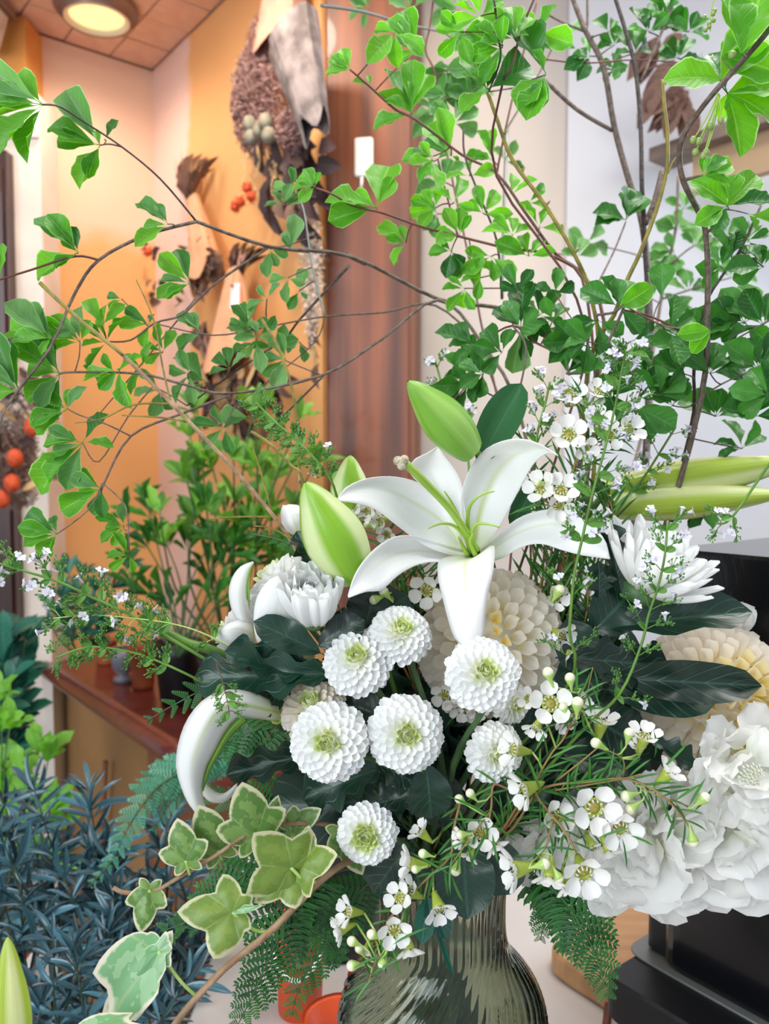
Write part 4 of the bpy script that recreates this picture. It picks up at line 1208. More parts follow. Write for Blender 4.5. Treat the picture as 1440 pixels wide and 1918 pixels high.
# ball dahlias
def dahlia(x, y, R, ax, d, lab, N=200, heart=.16, inc=(3, 118), lens=(.88, 1.0), wid=.155, via=[], grp='cream ball dahlias'):
    c = P(x, y, d); A = D(*ax); r = PS(R, d)
    t = thing('ball_dahlia', c, lab, 'flower', grp)
    shell(t, c - A * r * .1, A, r, N, [(heart, PH), (1, PD)], (0, 125), (.66, .70), (28, 34), (.30, .42), .125, fl=.92, jit=.05)
    m = MB(); m.ball(c - A * r * .1, r * .66, 16, 10); put('heart', m.mesh('core', MT['dahlia_white']), t)
    stem_to_vase(t, (x, y + R * .5, d + .03), via, 8)
dahlia(914, 1198, 132, (-.15, .3, 1), .515, 'cream white ball dahlia behind the front lily petal', via=[(900, 1400, .53)])
dahlia(1348, 1318, 142, (.12, .22, 1), .535, 'large cream ball dahlia with a yellow heart at the right edge', heart=.34, via=[(1200, 1450, .54), (1000, 1560, .54)], N=230)
m_ = None
# pale bud far right
t = thing('rose_bud', P(1375, 1165, .56), 'blurred greenish white closed bud at the right above the yellow hearted dahlia', 'flower')
c = P(1378, 1168, .56)
for i in range(9):
    a = i * 2.4; A = D(.1, .8, .3).normalized(); e1 = A.orthogonal().normalized(); e2 = A.cross(e1)
    rd = e1 * math.cos(a) + e2 * math.sin(a); r = PS(42, .56)
    b = c - A * r * .6 + rd * r * .15
    put('petal', PL[i % 3], t, frame(b, b + (A + rd * .45).normalized() * r * 1.5, A * .4 - rd, r * .75, r * 2.0))
stem_to_vase(t, (1375, 1195, .56), [(1200, 1350, .56)], 6)

# ------------------------------------------------------------------ the open lily
ly = thing('open_lily', P(890, 1050, .49), 'large fully open white lily with a long green pistil', 'flower')
petal3(ly, [(862, 1000, .497), (830, 930, .50), (785, 905, .497), (738, 893, .488), (690, 896, .474), (650, 912, .460), (630, 936, .452)],
           [(868, 1025, .500), (825, 975, .503), (780, 945, .500), (735, 922, .490), (690, 914, .476), (655, 922, .462), (629, 937, .452)],
           [(880, 1048, .495), (830, 1035, .485), (790, 1018, .480), (745, 985, .473), (705, 955, .465), (665, 942, .458), (628, 938, .452)], ruff=.001)
petal3(ly, [(868, 1030, .497), (815, 1015, .485), (775, 1004, .475), (738, 1006, .465), (700, 1030, .452), (668, 1070, .440), (651, 1116, .432)],
           [(872, 1042, .499), (815, 1035, .492), (775, 1032, .482), (735, 1040, .468), (700, 1064, .452), (672, 1090, .440), (652, 1118, .432)],
           [(880, 1055, .495), (830, 1052, .480), (790, 1055, .470), (748, 1075, .458), (715, 1105, .445), (685, 1108, .437), (653, 1119, .432)], ruff=.001)
petal3(ly, [(868, 1005, .500), (830, 960, .505), (790, 910, .508), (768, 885, .508), (775, 862, .508), (798, 850, .508), (818, 838, .508)],
           [(872, 1008, .504), (845, 960, .512), (820, 915, .518), (805, 885, .520), (802, 865, .518), (808, 850, .512), (819, 837, .508)],
           [(882, 1010, .500), (872, 965, .505), (868, 925, .508), (862, 900, .508), (848, 875, .508), (832, 855, .508), (820, 837, .508)])
petal3(ly, [(878, 1010, .500), (862, 965, .503), (866, 920, .505), (882, 875, .505), (915, 838, .500), (965, 822, .490), (1010, 832, .478), (1040, 850, .470)],
           [(888, 1022, .504), (895, 975, .512), (910, 925, .518), (935, 880, .518), (965, 852, .508), (1000, 840, .492), (1025, 842, .480), (1044, 852, .470)],
           [(905, 1032, .500), (935, 985, .500), (960, 940, .500), (980, 900, .496), (1000, 868, .488), (1020, 850, .478), (1035, 848, .473), (1045, 855, .470)], ruff=.001, mat='lily_petal_back')
petal3(ly, [(898, 1030, .500), (930, 1005, .503), (965, 975, .503), (1005, 958, .500), (1050, 955, .492), (1095, 975, .480), (1130, 1010, .470), (1143, 1046, .464)],
           [(902, 1040, .503), (935, 1020, .508), (970, 998, .508), (1010, 985, .504), (1052, 982, .495), (1095, 1000, .481), (1128, 1024, .470), (1142, 1046, .464)],
           [(906, 1056, .500), (940, 1045, .495), (972, 1026, .490), (1012, 1018, .486), (1052, 1030, .480), (1090, 1040, .473), (1120, 1044, .467), (1141, 1047, .464)], ruff=.0015)
petal3(ly, [(872, 1040, .490), (825, 1048, .480), (820, 1078, .466), (828, 1115, .452), (838, 1155, .440), (852, 1195, .431), (876, 1218, .426)],
           [(888, 1046, .486), (872, 1052, .470), (870, 1085, .454), (872, 1120, .441), (876, 1160, .430), (878, 1195, .425), (879, 1219, .425)],
           [(902, 1040, .490), (925, 1020, .478), (924, 1065, .460), (914, 1110, .448), (908, 1160, .438), (904, 1198, .431), (882, 1218, .426)], mat='lily_petal')
stem(ly, [(893, 1030, .488), (868, 990, .478), (838, 948, .465), (800, 908, .452), (772, 880, .443), (760, 869, .440)], (6.5, 8.5), 'pistil_green', name='pistil', k=10)
m = MB()
for dx, dy in ((-7, -3), (5, -5), (0, 6), (-1, -1)):
    m.ball(P(752 + dx, 866 + dy, .438), PS(9, .438), 10, 7)
put('stigma', m.mesh('stigma', MT['stigma']), ly)
for q in ([(880, 1035, .488), (872, 1008, .482), (850, 985, .474), (825, 981, .468), (802, 990, .464)],
          [(888, 1030, .488), (876, 985, .482), (880, 948, .474), (900, 928, .470), (926, 920, .468)],
          [(893, 1032, .486), (884, 1000, .480), (893, 982, .474), (915, 982, .470), (936, 988, .468)],
          [(882, 1025, .490), (862, 975, .484), (845, 940, .478), (832, 920, .474)],
          [(890, 1040, .484), (880, 1015, .478), (886, 1000, .472)], [(876, 1040, .486), (864, 1018, .480), (858, 1005, .474)]):
    stem(ly, q, (5, 1.2), 'pistil_green', name='filament', k=6)
m = MB(); m.ball(P(898, 1060, .478), PS(11, .478), 10, 7, sc3=(1, 1, 1.1)); put('ovary', m.mesh('ovary', MT['ovary']), ly)
stem_to_vase(ly, (890, 1062, .50), [(880, 1200, .56), (850, 1450, .55)], 9)

# ------------------------------------------------------------------ lily buds
def lily_bud(base, tip, hw, lab, mat='bud_ribbed', rot=0.0, fat=1.0, via=None, k=36, stemr=6, name='lily_bud'):
    a, b = P(*base), P(*tip)
    t = thing(name, a, lab, 'flower bud', None)
    L = (b - a).length
    R3 = (b - a).to_track_quat('Z', 'Y').to_matrix() @ Matrix.Rotation(rot, 3, 'Z')
    rows = []
    for i in range(25):
        v = i / 24
        w = (0.42 + 0.9 * v) if v < .25 else None
        r = math.sin(PI * (v * .80 + .20)) ** 0.62 * (.86 + .14 * math.sin(PI * min(1, v * 1.3))) if v < .985 else 0.05
        row = []
        for j in range(k):
            an = 2 * PI * j / k
            rr = PS(hw, base[2]) * r * (1 + 0.055 * math.cos(3 * an) + 0.03 * math.cos(6 * an) - 0.05 * max(0, math.cos(3 * an)) ** 14)
            row.append((a + R3 @ V((rr * math.cos(an), rr * math.sin(an), v * L)), j / k, v))
        rows.append(row)
    m = MB(); m.grid(rows, wrap=True)
    put('bud', m.mesh('bud', MT[mat]), t)
    if via is not None:
        stem_to_vase(t, base, via, stemr, 'stem_green')
    return t
lily_bud((880, 845, .50), (764, 714, .47), 42, 'plump green lily bud pointing up left in front of the white wall', 'bud_full_green', rot=1.0, via=[(905, 885, .52), (900, 1200, .57), (860, 1450, .56)])
lily_bud((665, 1080, .465), (572, 903, .445), 58, 'large pale lily bud with bright green ribs below the bare yellow twig', 'bud_ribbed', rot=1.75, via=[(690, 1140, .50), (770, 1400, .54)])
lily_bud((655, 960, .51), (656, 853, .505), 36, 'small ribbed lily bud peeping up behind the left lily petal', 'bud_ribbed', rot=0.5, via=[(670, 1050, .55), (780, 1400, .56)])
lily_bud((1130, 925, .56), (1500, 862, .60), 40, 'upper of the two blurred yellow-green lily buds at the right edge', 'bud_yellow', rot=.5, via=[(1060, 1050, .57), (900, 1450, .56)])
lily_bud((1140, 950, .55), (1470, 925, .59), 36, 'lower blurred yellow-green lily bud under the other at the right edge', 'bud_yellow', rot=1.2, via=[(1060, 1080, .57), (900, 1470, .56)])
lily_bud((26, 2010, .36), (14, 1755, .36), 34, 'yellowish white lily bud cut by the lower left corner', 'bud_yellow', rot=.5)
stem_l = thing('thin_grass', P(60, 1950, .38), 'thin yellow stalk beside the lily bud in the lower left corner', 'grass')
stem(stem_l, [(62, 1960, .38), (45, 1860, .38), (15, 1800, .38)], (2, 1.4), 'twig_yellow')
stem(stem_l, [(50, 1960, .38), (30, 1890, .38), (10, 1850, .38)], (2, 1.2), 'twig_yellow')

# side-on lily, left
l2 = thing('side_lily', P(540, 1230, .49), 'white lily facing left behind the incurved mum, with a green striped petal', 'flower')
petal3(l2, [(560, 1240, .49), (505, 1235, .475), (478, 1190, .466), (478, 1130, .463), (500, 1090, .466), (530, 1075, .472), (555, 1070, .48)],
           [(575, 1235, .495), (540, 1215, .478), (520, 1175, .466), (518, 1135, .462), (530, 1105, .466), (548, 1085, .474), (560, 1072, .48)],
           [(590, 1230, .50), (580, 1200, .485), (572, 1160, .475), (568, 1125, .472), (566, 1100, .474), (564, 1085, .478), (562, 1074, .48)])
petal3(l2, [(470, 1190, .485), (440, 1155, .478), (429, 1115, .475), (434, 1085, .475), (450, 1062, .478), (473, 1052, .482)],
           [(480, 1185, .485), (455, 1155, .474), (448, 1115, .470), (450, 1090, .471), (460, 1068, .476), (474, 1053, .482)],
           [(490, 1180, .49), (468, 1150, .478), (463, 1115, .476), (464, 1085, .477), (468, 1066, .48), (475, 1054, .482)])
petal3(l2, [(452, 1150, .483), (455, 1120, .480), (456, 1095, .480), (462, 1070, .481), (472, 1055, .482)],
           [(459, 1152, .479), (461, 1120, .474), (461, 1095, .474), (466, 1070, .477), (473, 1055, .482)],
           [(466, 1154, .483), (467, 1120, .480), (466, 1095, .480), (469, 1070, .481), (474, 1055, .482)], mat='bud_full_green', name='green_stripe', nu=4)
petal3(l2, [(480, 1215, .482), (440, 1215, .476), (415, 1205, .474), (395, 1195, .474)],
           [(476, 1190, .478), (450, 1178, .470), (425, 1180, .468), (396, 1192, .474)],
           [(470, 1160, .482), (445, 1160, .476), (420, 1172, .474), (397, 1190, .474)])
petal3(l2, [(545, 1000, .515), (530, 985, .51), (526, 960, .51), (530, 946, .512)], [(560, 1000, .51), (552, 980, .505), (545, 960, .506), (535, 947, .512)], [(585, 990, .515), (580, 965, .512), (560, 948, .512), (540, 945, .512)])
petal3(l2, [(620, 1090, .49), (590, 1070, .485), (580, 1050, .484), (580, 1042, .486)], [(625, 1085, .485), (605, 1062, .480), (592, 1050, .48), (582, 1042, .486)], [(640, 1080, .49), (622, 1055, .486), (600, 1046, .486), (584, 1041, .486)])
stem_to_vase(l2, (570, 1235, .50), [(640, 1350, .53), (780, 1500, .54)], 8)
# drooping lily, lower left
l3 = thing('drooping_lily', P(520, 1335, .48), 'white lily hanging to the left with one long petal curled down like a horn', 'flower')
petal3(l3, [(520, 1318, .470), (480, 1300, .458), (430, 1292, .448), (380, 1312, .440), (345, 1360, .436), (330, 1425, .436), (340, 1475, .438), (360, 1515, .440), (382, 1532, .440)],
           [(522, 1335, .465), (480, 1325, .450), (440, 1318, .440), (405, 1335, .432), (378, 1380, .428), (360, 1432, .430), (360, 1478, .434), (370, 1515, .437), (386, 1531, .440)],
           [(522, 1352, .470), (480, 1345, .462), (445, 1345, .454), (422, 1368, .448), (402, 1405, .444), (385, 1440, .444), (378, 1478, .443), (384, 1510, .442), (396, 1524, .441)], mat='lily_petal_back')
petal3(l3, [(445, 1342, .454), (420, 1368, .450), (400, 1405, .446), (384, 1440, .446), (377, 1478, .445)],
           [(452, 1346, .452), (427, 1372, .447), (407, 1407, .443), (389, 1442, .443), (379, 1480, .443)],
           [(462, 1350, .455), (434, 1376, .452), (412, 1410, .448), (393, 1444, .447), (380, 1482, .445)], mat='bud_full_green', name='midrib', nu=4)
petal3(l3, [(378, 1460, .455), (398, 1480, .456), (420, 1486, .458), (445, 1466, .46)], [(376, 1472, .452), (395, 1490, .452), (422, 1493, .454), (444, 1470, .46)], [(376, 1485, .455), (396, 1502, .456), (424, 1500, .458), (446, 1474, .46)])
lt = [P(*q) for q in cr([(520, 1335, .478), (560, 1345, .49), (620, 1350, .51)], 4)]
m = MB(); m.tube(lt, [PS(22 - i * 1.3, .48) for i in range(len(lt))], 12); put('throat', m.mesh('throat', MT['bud_yellow']), l3)
stem_to_vase(l3, (600, 1350, .51), [(680, 1420, .53), (790, 1540, .54)], 8)

# ------------------------------------------------------------------ ruffled white blooms, lower right
RW = [blade('petal', MT['ruffle_white'], a=0.55, b=0.28, nu=8, nv=9, fold=0, curl=c_, cup=c2, ruff=.07, tipw=0.3, wave=.05, asp=.5) for c_, c2 in ((-.3, .2), (-.1, .1), (.2, .15), (.35, -.05))]
def ruffle(x, y, rx, ry, d, n, lab, ax=(0, 0, 1), L=70, core=False, seed=1, via=None, dz=.03):
    t = thing('ruffled_bloom', P(x, y, d), lab, 'flower')
    r2 = random.Random(seed)
    for i in range(n):
        th = r2.uniform(0, 2 * PI); q = math.sqrt((i + .5) / n)
        u, v = math.cos(th) * q, math.sin(th) * q
        px, py = x + u * rx * .75, y + v * ry * .70
        dd_ = d - dz * (1 - q * q) + .012
        b = P(px, py, dd_)
        l = PS(L * r2.uniform(.75, 1.15), d)
        dr = D(u * 1.2 + r2.uniform(-.5, .5), -v * 1.2 + r2.uniform(-.5, .5) - .15, .35 + .5 * (1 - q))
        nm = D(-u * .3 + r2.uniform(-.6, .6), v * .3 + r2.uniform(-.6, .6) + .4, .8)
        put('petal', RW[r2.randrange(4)], t, frame(b, b + dr * l, nm, l * r2.uniform(.42, .6), l))
    if core:
        green_eye(t, P(x, y, d - dz), D(*ax), PS(22, d), 'disc', 'ruffle_white', 40)
    m = MB(); m.ball(P(x, y, d + .02), PS(min(rx, ry) * .6, d), 12, 8, sc3=(rx / min(rx, ry), .35, ry / min(rx, ry)))
    put('heart', m.mesh('core', MT['ruffle_white']), t)
    stem_to_vase(t, (x, y, d + .03), via or [(1100, 1560, .55), (940, 1600, .54)], 6)
ruffle(1240, 1570, 120, 95, .475, 62, 'drooping cream white ruffled bloom hanging over the black machine', seed=3, L=82)
ruffle(1130, 1590, 80, 80, .485, 26, 'small shaded ruffled bloom behind the waxflowers', seed=5, L=64)
ruffle(1385, 1575, 85, 85, .470, 46, 'ruffled white bloom low at the right edge', seed=8, L=76)
ruffle(1405, 1450, 90, 85, .455, 40, 'bright white ruffled bloom at the right edge below the yellow hearted dahlia', core=True, seed=11, L=72)
ruffle(1010, 1590, 60, 45, .505, 14, 'dim pinkish petals low in the shade beside the vase neck', seed=13, L=55)

# ------------------------------------------------------------------ dark mum foliage
def leafspec(t, L):
    for (b, tp, w, kind) in L:
        B, T = P(*b), P(*tp)
        n = D(rnd.uniform(-.35, .35), .5 + rnd.uniform(-.3, .3), 1.0)
        Ln = (T - B).length
        put('leaf', rnd.choice(LS[kind]), t, frame(B, T, n, PS(w / 2, (b[2] + tp[2]) / 2), Ln))
def foliage(label, x0, stems, leaves, cat='foliage', name='mum_foliage', mat='stem_mum'):
    t = thing(name, P(*x0), label, cat)
    for s_ in stems:
        stem(t, list(s_) + neck_pts(), (3, 4), mat)
    leafspec(t, leaves)
    return t
foliage('dark grey-green lobed leaves reaching left below the incurved mum', (640, 1300, .49), [[(600, 1240, .47), (690, 1330, .49), (780, 1480, .52)]],
  [((655, 1262, .470), (352, 1262, .448), 120, 'mum'), ((640, 1270, .475), (420, 1215, .460), 90, 'mum'), ((610, 1228, .468), (480, 1162, .452), 62, 'mumsoft'),
   ((560, 1240, .476), (470, 1330, .462), 90, 'mum'), ((660, 1290, .48), (500, 1345, .470), 90, 'mum'), ((590, 1215, .462), (676, 1160, .452), 66, 'mumsoft'),
   ((600, 1085, .475), (556, 1000, .465), 52, 'mum'), ((640, 1110, .475), (652, 1036, .465), 50, 'mum'), ((680, 1190, .48), (700, 1110, .48), 90, 'mumsoft'), ((690, 1180, .49), (760, 1110, .49), 90, 'mumsoft')])
foliage('glossy dark leaves under the front row of button mums', (700, 1500, .48), [[(700, 1480, .475), (760, 1540, .50)]],
  [((740, 1430, .470), (560, 1490, .460), 110, 'mum'), ((640, 1400, .475), (412, 1448, .465), 74, 'mum'), ((800, 1500, .482), (480, 1510, .485), 150, 'mumsoft'), ((730, 1350, .478), (620, 1300, .478), 90, 'mumsoft'),
   ((795, 1420, .462), (812, 1540, .455), 86, 'mumsoft'), ((820, 1480, .470), (700, 1500, .468), 90, 'mum'), ((845, 1440, .478), (820, 1560, .474), 90, 'mumsoft'), ((690, 1420, .47), (800, 1480, .46), 70, 'mum'),
   ((780, 1560, .474), (690, 1680, .470), 90, 'mumsoft'), ((860, 1540, .474), (880, 1722, .445), 112, 'mumsoft'), ((900, 1545, .476), (960, 1680, .466), 90, 'mumsoft'), ((760, 1590, .47), (800, 1690, .465), 80, 'mumsoft'),
   ((800, 1680, .466), (838, 1760, .452), 44, 'teal'), ((800, 1680, .466), (790, 1770, .452), 40, 'teal'), ((815, 1720, .46), (850, 1840, .45), 10, 'teal')])
foliage('long dark leaves reaching right across the yellow hearted dahlia', (1100, 1250, .50), [[(1120, 1280, .50), (1020, 1420, .53)]],
  [((1090, 1268, .485), (1438, 1283, .445), 78, 'mumsoft'), ((1110, 1180, .50), (1415, 1132, .478), 84, 'mumsoft'), ((1040, 1232, .49), (1262, 1240, .468), 110, 'mum'), ((1120, 1290, .495), (1345, 1310, .460), 80, 'mumsoft'),
   ((1170, 1140, .49), (1140, 975, .485), 70, 'mum'), ((1120, 1130, .49), (1130, 1060, .48), 60, 'mum'), ((1200, 1370, .48), (1330, 1448, .468), 62, 'mum'), ((1080, 1330, .50), (1210, 1400, .49), 110, 'mumsoft'),
   ((1100, 1190, .50), (1190, 1110, .49), 100, 'mumsoft'), ((1040, 1410, .525), (1230, 1440, .515), 110, 'mumsoft'), ((1080, 1450, .525), (1260, 1400, .515), 100, 'mumsoft'), ((1120, 1480, .525), (1200, 1380, .52), 90, 'mumsoft'), ((1060, 1150, .50), (1100, 1250, .48), 90, 'mumsoft'), ((1080, 1200, .505), (1080, 1340, .495), 100, 'mumsoft')])
lf = thing('lily_foliage', P(905, 860, .52), 'pointed dark green lily leaf standing behind the open lily', 'foliage')
leafspec(lf, [((895, 870, .515), (980, 708, .530), 74, 'lily'), ((955, 985, .515), (1018, 880, .505), 36, 'lily'), ((900, 1250, .56), (895, 1000, .55), 70, 'lily')])
stem(lf, [(895, 870, .515), (890, 1100, .56), (850, 1450, .56)] + neck_pts(), (4, 5), 'stem_green')
fill = thing('filler_foliage', P(850, 1350, .54), 'mass of very dark leaves deep between the flowers', 'foliage')
for k in range(150):
    a = rnd.uniform(0, 2 * PI); q = math.sqrt(rnd.random())
    x, y = 880 + 310 * q * math.cos(a), 1360 + 235 * q * math.sin(a)
    if x > 1120 and y > 1420 or x < 620 and y > 1520:
        continue
    d = .525 + .07 * rnd.random() * (1 - q * .3)
    an = math.atan2(-(y - 1560), x - 850) + rnd.uniform(-.8, .8)
    l = rnd.uniform(90, 150)
    leafspec(fill, [((x - math.cos(an) * l / 2, y + math.sin(an) * l / 2, d + .01), (x + math.cos(an) * l / 2, y - math.sin(an) * l / 2, d - .01), rnd.uniform(60, 95), rnd.choice(('mum', 'mumsoft', 'mumsoft')))])
for k in range(6):
    stem(fill, [(700 + 70 * k, 1300, .55), (780 + 30 * k, 1500, .55)] + neck_pts(), (3, 5), 'stem_dark')

# ------------------------------------------------------------------ waxflowers
WP = petalset('wax_petal', 2, a=0.45, b=0.30, nu=4, nv=5, fold=0, curl=-0.25, cup=0.6, tipw=0.35, asp=.5)
m = MB(); m.lathe((0, 0, 0), [(0.001, -1.05), (.13, -.95), (.22, -.6), (.36, -.1), (.40, .08), (.33, .10), (.26, -.02), (.001, -.08)], 14); WCUP = m.mesh('cup', MT['wax_cup'])
m = MB()
for i in range(10):
    a = i * PI / 5
    p0 = V((.33 * math.cos(a), .33 * math.sin(a), .08)); m.tube([p0, p0 * .92 + V((0, 0, .16)), p0 * .72 + V((0, 0, .2))], .035, 4)
WST = m.mesh('stamens', MT['wax_petal'])
m = MB(); m.ball((0, 0, -.02), .26, 10, 5, sc3=(1, 1, .35)); m.tube([V((0, 0, 0)), V((.02, 0, .22))], [.05, .03], 5); WH = m.mesh('heart', MT['wax_heart'])
m = MB(); m.ball((0, 0, 0.35), .62, 12, 8, 0); BUDW = m.mesh('bud_tip', MT['bud_white'] if 'bud_white' in MT else MT['wax_bud'])
m = MB(); m.lathe((0, 0, 0), [(.09, -1.5), (.13, -1.1), (.26, -.6), (.52, -.05), (.64, .30), (.5, .42)], 12); BUDG = m.mesh('calyx', MT['bud_green'])
def axm(c, A, s_, rot=0.0):
    q = A.to_track_quat('Z', 'Y').to_matrix().to_4x4()
    return Matrix.Translation(c) @ q @ Matrix.Rotation(rot, 4, 'Z') @ Matrix.Scale(s_, 4)
def waxflower(t, x, y, R, ax, d):
    A = D(*ax); c = P(x, y, d); r = PS(R, d)
    cup = put('flower', WCUP, t, axm(c, A, r))
    e1 = A.orthogonal().normalized(); e2 = A.cross(e1)
    ro = rnd.uniform(0, 1.2)
    for k in range(5):
        a = ro + k * 2 * PI / 5
        rd = e1 * math.cos(a) + e2 * math.sin(a)
        b = c + rd * r * .33 + A * r * .08
        dr = (rd + A * .28).normalized()
        put('petal', WP[k % 2], cup, frame(b, b + dr * r * .76, A - rd * .28, r * .40, r * .7))
    put('heart', WH, cup, axm(c, A, r)); put('stamens', WST, cup, axm(c, A, r))
def waxbud(t, x, y, R, ang, d, z=.2):
    A = D(math.cos(math.radians(ang)), math.sin(math.radians(ang)), z)
    c = P(x, y, d)
    b = put('bud', BUDG, t, axm(c, A, PS(R * 1.15, d)))
    put('bud_tip', BUDW, b, axm(c, A, PS(R * 1.15, d)))
def waxsprig(label, lines, flowers, buds, needles=True, nl=60, ends=True, nstep=22, extra=[]):
    t = thing('waxflower_sprig', P(*lines[0][0][-1]), label, 'flower sprig')
    allp = []
    for i, ln in enumerate(lines):
        pts = list(ln[0])
        if i == 0 and ends:
            pts = pts + neck_pts()
        o, c = stem(t, pts, (ln[1], ln[2]), 'twig_wax', name='stem' if i == 0 else 'twig')
        allp += [q for q in c if q[1] < 1600] or c
        if needles:
            acc = 0
            cc = cr([tuple(q) for q in ln[0]], 8)
            for a, b in zip(cc, cc[1:]):
                L = math.hypot(b[0] - a[0], b[1] - a[1]); acc += L
                if acc > nstep:
                    acc = 0
                    an = math.atan2(-(a[1] - b[1]), a[0] - b[0])
                    for sd in (-1, 1):
                        th = an + sd * rnd.uniform(.45, .95); l = nl * rnd.uniform(.6, 1.15)
                        needle(t, b, th, l)
    for (x, y, R, ax, d) in flowers:
        waxflower(t, x, y, R, ax, d)
        q = min(allp, key=lambda c: (c[0] - x) ** 2 + (c[1] - y) ** 2)
        A = D(*ax); w0 = P(*q); w1 = P(x, y, d) - A * PS(R, d) * 1.05
        m = MB(); m.tube([w0, (w0 + w1) / 2 - A * PS(3, d), w1], PS(2.2, d), 5); put('stalk', m.mesh('stalk', MT['bud_green']), t)
    for (x, y, R, ang, d) in buds:
        waxbud(t, x, y, R, ang, d)
        q = min(allp, key=lambda c: (c[0] - x) ** 2 + (c[1] - y) ** 2)
        A = D(math.cos(math.radians(ang)), math.sin(math.radians(ang)), .2); w0 = P(*q); w1 = P(x, y, d) - A * PS(R, d) * 1.6
        m = MB(); m.tube([w0, (w0 + w1) / 2 - A * PS(6, d), w1], PS(1.8, d), 5); put('stalk', m.mesh('stalk', MT['bud_green']), t)
    for (x, y, th, l, d) in extra:
        needle(t, (x, y, d), math.radians(th), l)
    return t
def needle(t, b, th, l):
    B = P(*b); T = P(b[0] + math.cos(th) * l, b[1] - math.sin(th) * l, b[2] + PS(l, b[2]) * rnd.uniform(-.35, .2))
    put('needle', rnd.choice(LS['needle']), t, frame(B, T, D(rnd.uniform(-.6, .6), .8, .6), PS(2.5, b[2]), (T - B).length))
waxsprig('waxflower sprig hanging over the left of the vase, lowest one',
  [([(700, 1790, .425), (722, 1740, .425), (730, 1720, .425), (790, 1655, .43), (842, 1605, .435), (848, 1560, .44), (860, 1500, .46)], 1.8, 3),
   ([(735, 1772, .42), (705, 1800, .415), (690, 1840, .41)], 1.6, 1.2)],
  [(655, 1708, 30, (-.9, .3, .5), .422), (640, 1740, 28, (-.9, -.2, .3), .424), (738, 1740, 34, (.1, -.1, 1), .415), (750, 1682, 30, (-.5, .5, .8), .424), (822, 1700, 34, (.25, -.55, .8), .420),
   (770, 1618, 34, (-1, .15, .1), .425), (770, 1672, 30, (-.6, .4, .3), .428), (690, 1775, 24, (-.3, -.8, .4), .428), (765, 1775, 30, (.2, -.9, .5), .42), (790, 1560, 26, (-.8, .8, .1), .435)],
  [(700, 1752, 13, 150, .412), (663, 1765, 13, 150, .412), (664, 1808, 14, 180, .412), (718, 1800, 13, 250, .412), (675, 1780, 12, 120, .42), (782, 1627, 11, 190, .418), (796, 1600, 12, 160, .418)],
  extra=[(735, 1770, 30, 75, .41), (735, 1775, 285, 60, .41), (728, 1780, 240, 70, .41), (715, 1790, 200, 60, .41), (850, 1620, 200, 60, .42), (845, 1640, 150, 90, .42), (848, 1600, 260, 80, .42), (700, 1830, 230, 66, .41), (690, 1840, 210, 60, .41)])
waxsprig('waxflower sprig beside the dark leaf above the vase neck',
  [([(915, 1540, .43), (920, 1510, .435), (925, 1470, .44), (960, 1480, .445), (1010, 1475, .45), (930, 1560, .48)], 2, 2.6),
   ([(845, 1620, .42), (880, 1570, .425), (918, 1520, .433)], 1.4, 1.6)],
  [(900, 1560, 32, (.1, .2, 1), .432), (880, 1600, 20, (-.5, -.8, .4), .43), (925, 1580, 28, (.6, -.8, .4), .435), (865, 1570, 22, (-.9, .1, .4), .43)],
  [(863, 1499, 12, 140, .425), (883, 1489, 12, 130, .424), (866, 1563, 12, 180, .424), (855, 1625, 14, 250, .424)],
  extra=[(920, 1545, 330, 60, .42), (918, 1550, 240, 90, .42), (915, 1540, 175, 75, .42), (918, 1530, 150, 85, .42), (922, 1560, 280, 60, .42), (846, 1640, 290, 60, .42)])
waxsprig('waxflower sprig below the ball dahlia with white flowers and buds',
  [([(1090, 1290, .43), (1060, 1375, .43), (1035, 1408, .435), (1010, 1450, .44), (990, 1490, .45), (940, 1560, .48)], 1.6, 3),
   ([(1060, 1370, .43), (1090, 1330, .425), (1110, 1250, .42)], 1.3, 1), ([(1045, 1460, .44), (1090, 1425, .432), (1120, 1400, .43)], 2, 1.4)],
  [(1030, 1318, 42, (-.1, .3, 1), .425), (990, 1308, 22, (-.7, .3, .8), .43), (1055, 1345, 28, (.4, -.5, .8), .43), (1005, 1362, 26, (-.5, -.7, .6), .432), (1090, 1320, 24, (.6, .6, .4), .43), (1125, 1355, 36, (.1, 1, .2), .445),
   (985, 1478, 38, (-.9, -.2, .35), .43), (965, 1405, 36, (-.85, .2, .35), .435)],
  [(1028, 1265, 15, 110, .422), (1068, 1275, 14, 100, .42), (1081, 1322, 16, 90, .415), (1057, 1328, 12, 120, .42)],
  extra=[(1080, 1310, 60, 60, .42), (1085, 1305, 30, 60, .42), (1080, 1300, 90, 50, .42), (1085, 1330, 5, 56, .42), (1088, 1340, 340, 50, .42), (990, 1420, 290, 70, .43), (1000, 1410, 60, 60, .43)])
